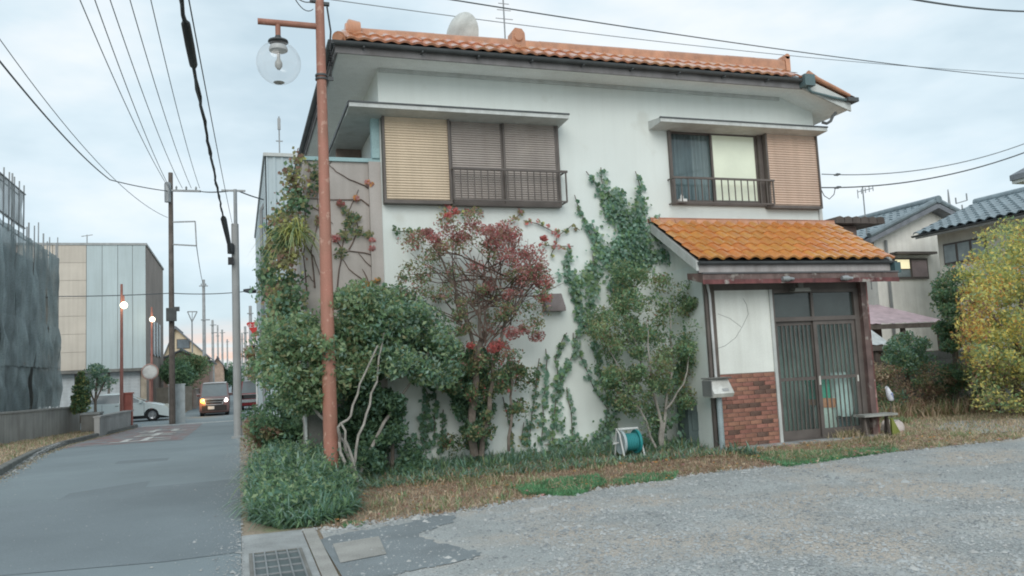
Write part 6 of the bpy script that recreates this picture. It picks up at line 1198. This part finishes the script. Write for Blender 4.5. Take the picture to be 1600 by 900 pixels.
T('roof_ridge', m_blt, hA, [(pk[0], YA_-.05, zp+.1), (pk[0], yb, zp+.1)], .14, 10); T('gable_ridge', m_blt, hA, [(xa, YA_+.05, ze_+.10), (pk[0], YA_+.05, zp+.08)], .10, 8); T('gable_ridge', m_blt, hA, [(xe, YA_+.05, ze_+.10), (pk[0], YA_+.05, zp+.08)], .10, 8)
wy = YA_+.5; c0, c1 = at(1390, 397, wy), at(1452, 397, wy)
B('window_canopy', m_brownf, hA, (c0[0], c1[0], wy-.35, wy-.001, c0[2]-.04, c0[2]+.04))
a, b = at(1394, 404, wy), at(1450, 436, wy); f_ = B('window', m_brownf, hA, (a[0], b[0], wy-.06, wy-.001, b[2], a[2])); xm_ = at(1421, 420, wy)[0]
B('pane', M('pane_rosy', (.36, .29, .30), .3), f_, (xm_+.05, b[0]-.06, wy-.075, wy-.061, b[2]+.08, a[2]-.08)); B('pane', M('pane_grey', (.30, .36, .38), .2), f_, (a[0]+.06, xm_-.05, wy-.075, wy-.061, b[2]+.08, b[2]+(a[2]-b[2])*.45)); B('lit_pane', M('warm_lit_pane', (.95, .86, .55), .3, var=0, fine=0, emit=.5), f_, (a[0]+.06, xm_-.05, wy-.075, wy-.061, b[2]+(a[2]-b[2])*.5, a[2]-.05))
T('pipe', m_steel, hA, [(at(1389, 430, wy-.1)[0], wy-.1, ze_), (at(1389, 430, wy-.1)[0], wy-.1, 0)], .05, 6)
p = at(1484, 325, YA_+4); m = MB(); m.tube([(p[0], YA_+4, p[2]-.5), (p[0], YA_+4, at(1483, 296, YA_+4)[2])], [.09, .02], 8); m.build('roof_spike', m_steel, hA)
p = at(1503, 320, YA_+4); m = MB(); m.tube([(p[0], YA_+4, p[2]-.5), (p[0], YA_+4, p[2])], .03, 6); q = at(1494, 318, YA_+4); q2 = at(1511, 313, YA_+4); m.bar(q, q2, .04, .04).bar(q, (q[0], q[1], q[2]+.25), .04, .04).bar(q2, (q2[0], q2[1], q2[2]+.3), .04, .04).build('aerial', m_steel, hA)
# brown house part behind the porch roof, low pink shed, carport, walls
a, b = at(1296, 345, 20), at(1360, 345, 20); g3 = thing('brown_outbuilding', 'brown outbuilding with dark ridge tiles peeping over the orange porch roof', 'outbuilding', ((a[0]+b[0])/2, 21, 0))
B('wall', M('brown_boards', (.19, .14, .125), .8, var=.15), g3, (a[0], at(1337, 345, 20)[0], 20, 23, -.2, a[2]-.15)); q = MB(); 
x = a[0]
while x < b[0]: o = MB().prism([(x, a[2]-.12), (x+.30, a[2]-.12), (x+.28, a[2]+.06), (x+.15, a[2]+.10), (x+.02, a[2]+.06)], 'y', 19.7, 23.2).build('ridge_tile', M('dark_old_tile', (.12, .10, .09), .7, rand=.15), g3); x += .31
p = at(1352, 340, 22); ae = thing('yagi_aerial', 'thin aerial mast with short crossbars rising behind the porch roof', 'aerial', (p[0], 22, 4)); T('mast', m_steel, ae, [(p[0], 22, 3.5), (p[0], 22, at(1350, 292, 22)[2])], .022, 6); m = MB(); q = at(1340, 300, 22); q2 = at(1364, 294, 22); m.bar(q, q2, .03, .03)
for t in (0, .25, .5, .75, 1): c = q+(q2-q)*t; m.bar(c-np.array([0, 0, .22 if t == 0 else .1]), c+np.array([0, 0, .08]), .02, .02)
m.build('crossbar', m_steel, ae)
def shed(name, label, px0, px1, pyr, pye, Y, mr, mw, cat, dep_=2.5):
    a, b = at(px0, pye, Y), at(px1, pye, Y); zr_ = at(px0, pyr, Y+dep_*.6)[2]; root = thing(name, label, cat, ((a[0]+b[0])/2, Y, 0))
    m = MB(); n = int((b[0]-a[0])/.12); v = []
    for i in range(n+1): x = a[0]+(b[0]-a[0])*i/n; d = .02*(i % 2); v += [(x, Y, a[2]+d), (x, Y+dep_, zr_+d+.25)]
    m.add(v, [(2*i, 2*i+2, 2*i+3, 2*i+1) for i in range(n)]); m.build('corrugated_roof', mr, root); B('fascia', m_wood, root, (a[0], b[0], Y+.02, Y+.06, a[2]-.14, a[2]-.01))
    for x in (a[0]+.1, (a[0]+b[0])/2, b[0]-.1): B('post', m_wood, root, (x-.05, x+.05, Y+.1, Y+.2, -.1, a[2]-.02))
    B('back_wall', mw, root, (a[0], b[0], Y+dep_-.1, Y+dep_, -.1, zr_)); return root
shed('pink_roofed_shed', 'low open shed with faded pink corrugated roof beyond the bushes', 1352, 1478, 487, 507, 17.5, M('faded_pink_metal', (.58, .44, .47), .6, var=.12, streak=.1), M('shed_brown', (.10, .06, .045), .9), 'shed')
shed('white_roofed_shed', 'small white corrugated roof sheet behind the grey-green bush by the post', 1356, 1392, 510, 540, 16.2, M('white_metal_sheet', (.62, .66, .67), .6, streak=.15), m_wood, 'shed', 1.2)
wl_ = thing('wooden_fence', 'brown board fence behind the bushes under the white gable house', 'fence', (20, 18.6, 0)); x = at(1352, 480, 18.6)[0]
while x < at(1500, 480, 18.6)[0]: B('board', M('fence_board', (.27, .22, .185), .85, rand=.25, streak=.2), wl_, (x, x+.17, 18.58, 18.61, -.1, random.uniform(1.3, 1.36))); x += .19
for z in (.4, 1.1): B('rail', m_wood, wl_, (at(1352, 480, 18.6)[0], at(1500, 480, 18.6)[0], 18.612, 18.66, z, z+.08))
bw2 = thing('block_wall', 'low grey block wall half hidden by undergrowth at the lot edge', 'wall', (16.5, 15.6, 0)); a, b = at(1425, 560, 15.6), at(1560, 560, 15.6); me = MB().box(0, .385, -.06, .06, 0, .185).mesh('block', M('block_grey', (.26, .27, .27), .9, rand=.15, var=.15, fine=.1))
for r in range(7):
    x = a[0]-(.195 if r % 2 else 0)
    while x < b[0]: link('block', me, bw2, loc=(x, 15.6, r*.195)); x += .395
B('joint_bed', m_concd, bw2, (a[0]-.1, b[0]+.2, 15.56, 15.64, 0, 1.36))
hC = thing('eave_corner_house', 'pale house of which only a dark roof eave shows at the far upper edge', 'house', (19, 10.5, 0))
q = at(1578, 283, 13.0); 
MB().prism([(q[0], q[2]), (q[0]+4.5, q[2]-.0), (q[0]+4.5, q[2]+1.1), (q[0]+1.5, q[2]+.75), (q[0], q[2]+.12)], 'y', 9.5, 13.0).build('roof', m_groof, hC); B('soffit', m_trimw, hC, (q[0]+.03, q[0]+4.5, 9.5, 12.98, q[2]-.07, q[2]-.004)); B('wall', m_cream, hC, (q[0]+1.2, q[0]+4.4, 9.7, 12.2, -.2, q[2]-.071))
# trees and undergrowth on the right
yk = lambda px, py, r: (dict(ye=3, yg=5, lg=2, og=.2, ol=.8) if r.random() < .6 else (dict(yg=4, lg=2, mg=1, ye=1) if r.random() < .7 else dict(og=1.6, ye=3, br=.6, yg=1))) if not (1490 < px < 1535 and py > 460) else dict(og=2.4, ye=2.4, yg=2, br=1)
yt = bushy('yellow_tree', 'yellow and lime autumn tree at the edge of the gravel lot', [(1508, 440), (1522, 408), (1550, 380), (1588, 358), (1640, 350), (1680, 450), (1670, 590), (1620, 600), (1590, 580), (1555, 560), (1530, 530), (1510, 480)], 105, .36, 12.6, 1.1, yk, 175, .08, seed=81)
foliage('crown_sprays', yt, clumps([(1490, 450), (1515, 390), (1575, 345), (1650, 340), (1690, 600), (1560, 600), (1500, 550)], 80, .3, 12.5, 1.1, yk, 82), 80, .08)
foliage('lower_foliage', yt, clumps([(1500, 545), (1600, 560), (1690, 560), (1690, 636), (1600, 634), (1540, 630)], 66, .3, 12.3, .6, dict(yg=3, ol=3, ye=1, mg=2, br=1), 85), 130, .075)
gk = dict(bg=3, bl=1.5, mg=2, dg=2.5, ol=1)
bushy('grey_green_bush', 'rounded grey-green bush between the red post and the yellow tree', [(1390, 560), (1394, 535), (1408, 522), (1432, 522), (1446, 540), (1444, 565), (1410, 580)], 26, .26, 14.6, .5, gk, 190, .075, 'shrub', seed=83)
bushy('dark_shrub', 'dark green upright shrub left of the yellow tree', [(1468, 460), (1472, 432), (1490, 424), (1505, 440), (1512, 520), (1500, 600), (1480, 600), (1474, 520)], 34, .26, 14.2, .5, dict(dg=4, mg=2, ol=1.5, bg=1), 260, .08, 'shrub', seed=84)
def uk(a, b, r): return r.choice([dict(ol=3, br=2, dg=2, sb=1), dict(dg=3, mg=2, ol=1), dict(br=3, sb=2, ol=2), dict(bg=2, mg=2, sb=1), dict(st=2, sb=2, ol=1)])
for i, (poly, lb) in enumerate((([(1352, 630), (1352, 585), (1385, 575), (1425, 580), (1425, 640), (1380, 645)], 'tangled brown and green undergrowth just beyond the red post'), ([(1420, 640), (1420, 580), (1455, 565), (1490, 590), (1490, 642)], 'dry brown undergrowth before the low block wall'), ([(1485, 642), (1485, 555), (1530, 540), (1570, 575), (1570, 638)], 'mixed undergrowth under the orange edge of the yellow tree'), ([(1560, 636), (1560, 570), (1620, 555), (1680, 565), (1680, 628)], 'green undergrowth at the far right foot of the yellow tree'))):
    bushy('undergrowth', lb, poly, 44, .24, 14.4, .5, uk, 120, .06, 'shrub', trunk=False, seed=90+i)
def area_ug(n): x = RNG.uniform(11, 20, n); y = 13.4+RNG.uniform(0, 1.6, n); return np.stack([x, y, np.zeros(n)], 1)
blades('tall_dry_grass', area_ug(5000), .42, .03, .8, dict(sb=4, st=3, ol=3, br=1, mg=1), seg=3)
for i, (px, py, Y, lb) in enumerate(((1572, 595, 13.3, 'white paper-like scrap caught in the yellow tree lower leaves'),)):
    p = at(px, py, Y); bag('white_sack', (p[0], Y, 0), .35, .55, .3, M('blue_white_sack', (.48, .52, .58), .7), 'pale blue-white sack standing under the yellow tree', 'sack')

# ================================================================== WIRES
def wire(label, A, Bp, r, sag, mat=m_blk, name='overhead_wire', n=24, group=None):
    A, Bp = Vector(A), Vector(Bp); pts = [A.lerp(Bp, i/n)-Vector((0, 0, 4*sag*(i/n)*(1-i/n))) for i in range(n+1)]; c = A
    o = MB().tube([p-c for p in pts], r, 5).build(name, mat, None); o.location = c; OFF[o.name] = c; return tag(o, label, 'wire', group)
m_wire = M('wire_grey', (.10, .115, .125), .6); m_wireL = M('thin_wire_grey', (.22, .25, .27), .6)
top = at(267, 300, 40.2)
for i, (px, D, ax_) in enumerate(((100, 15, 0), (127, 15, .0), (152, 15.5, .0), (186, 16, .45), (222, 16.5, .9))):
    A = dep(px, -60, D); arm = at((268, 270, 285, 299, 312)[i], (300, 302, 294, 294, 294)[i], 40.1); wire(('first', 'second', 'third', 'fourth', 'fifth')[i]+' thin overhead wire from the left, running to the crossarm of the weathered pole', A, arm, .012, .35, m_wireL, group='thin wires to the weathered pole')
wire('dark wire sagging in from the left edge to the top of the weathered pole', dep(-60, 20, 14), at(172, 281, 36), .022, .25, m_wire)
wire('upper strand continuing from the sagging wire to the weathered pole', at(172, 281, 36), at(266, 299, 40.1), .022, .05, m_wire)
wire('thin wire entering high at the left picture edge above the sagging wire', dep(-50, -10, 18), at(262, 340, 40.1), .012, .8, m_wireL)
wire('wire joining the weathered pole crossarm to the slim concrete pole', at(312, 299, 40.1), at(366, 297, cpY), .025, .05, m_wire)
wire('wire from the slim concrete pole towards the ribbed building', at(369, 297, cpY), at(412, 312, 26), .02, .02, m_wire)
wire('slack wire dropping from the square bracket to the far pole', at(307, 384, 40.1), at(318, 445, 74.9), .02, .3, m_wireL)
wire('dark level wire crossing before the clad building to the weathered pole', at(60, 463, 44), at(268, 458, 40.3), .022, .05, m_wire); wire('dark level wire from the weathered pole to behind the slim concrete pole', at(268, 458, 40.3), at(408, 452, 42), .022, .12, m_wire)
m = MB(); a, b = at(380, 454, 42), at(402, 455, 42); m.tube([a, a*.5+b*.5, b], [.07, .13, .09], 8); m.bar(a*.5+b*.5, a*.5+b*.5+np.array([0, 0, .25]), .03, .03); tag(m.build('cable_box', m_blk, None), 'small dark cable box hanging on the level wire right of the slim pole', 'cable box')
# thick bundle with sleeve
A = Vector(dep(272, -60, 5.6)); Bp = Vector(at(361, 395, cpY-.1)); th = thing('cable_bundle', 'thick black cable bundle with a black sleeve running down to the slim concrete pole', 'cable', tuple(A))
P0 = lambda t, o=0.0: A.lerp(Bp, t)-Vector((0, 0, 4*.10*t*(1-t)))+Vector((o, 0, 0))
ts = [i/60 for i in range(61)]
MB().tube([P0(t)+Vector((.006*math.sin(t*90)+.004*math.sin(t*233), 0, .005*math.cos(t*71))) for t in ts], [.016]*61, 6).build('cable', m_blk, th); MB().tube([P0(t)+Vector((-.014*math.sin(t*47+1)-.006*math.sin(t*171), 0, -.014*math.cos(t*39)-.008)) for t in ts], [.011]*61, 6).build('cable', m_wire, th)
MB().tube([A+Vector((.05, 0, 0))+(Vector(at(363, 350, cpY))-A-Vector((.05, 0, 0)))*t-Vector((0, 0, .25*t*(1-t))) for t in ts], .006, 5).build('messenger_wire', m_wire, th)
def tfor(py):
    best = 0
    for i in range(400):
        t = i/400; q = P0(t)-Vector(_O); z = q.dot(Vector(_fw)); y = 450-FPX*q.dot(Vector(_U))/z
        if y < py: best = t
    return best
s0, s1 = tfor(38), tfor(103); MB().tube([P0(s0-.003), P0(s0), P0((s0+s1)/2), P0(s1), P0(s1+.004)], [.02, .037, .040, .037, .02], 10).build('sleeve', m_blk, th)
s0, s1 = tfor(338), tfor(392); MB().tube([P0(s0), P0(s0+.02), P0(s1)], [.02, .06, .05], 8).build('splice', m_blk, th)
# wires over the roof and at the right
wire('dark wire passing over the house roof from upper centre to the right edge', dep(690, -3, 11), dep(1660, 128, 24), .010, .12, m_wire); wire('fainter wire below, passing close over the ridge towards the right edge', dep(500, -3, 16), dep(1660, 118, 30), .009, .25, m_wireL)
wire('short dark wire at the upper right corner of the view', dep(1400, -6, 9), dep(1680, 16, 12), .012, .08, m_wire)
wire('upper service wire from the house right corner to the right edge', at(1284, 272, FY+.1), dep(1680, 190, 17), .010, .35, m_wireL); wire('lower service wire from the house right corner to the right edge', at(1284, 293, FY+.1), dep(1680, 205, 16), .013, .3, m_wire)
for A_, B_, sg_, t_ in ((at(1284, 272, FY+.1), dep(1680, 190, 17), .35, .055), (at(1284, 293, FY+.1), dep(1680, 205, 16), .3, .06)):
    p = A_+(B_-A_)*t_-np.array([0, 0, 4*sg_*t_*(1-t_)]); d_ = (B_-A_)/np.linalg.norm(B_-A_)*.07; m = MB(); m.tube([p-d_, p, p+d_], [.012, .03, .012], 7); tag(m.build('wire_clamp', m_wire, None), ('upper' if sg_ > .32 else 'lower')+' small insulator on the service wires beside the house corner', 'insulator')
T('service_loop', m_blk, house, [at(1283, 296, FY+.05), at(1288, 306, FY+.05), at(1296, 311, FY+.05), at(1303, 304, FY+.05), at(1305, 294, FY+.05)], .008, 5)
wire('short wire stub reaching the red-brown lamp pole from the upper left', dep(455, -12, 9.5), (lx-.09, ly, 6.62), .007, .06, m_blk); wire('second short wire stub slung to the red-brown lamp pole', dep(452, -20, 9.3), (lx-.09, ly, 6.50), .006, .12, m_blk)
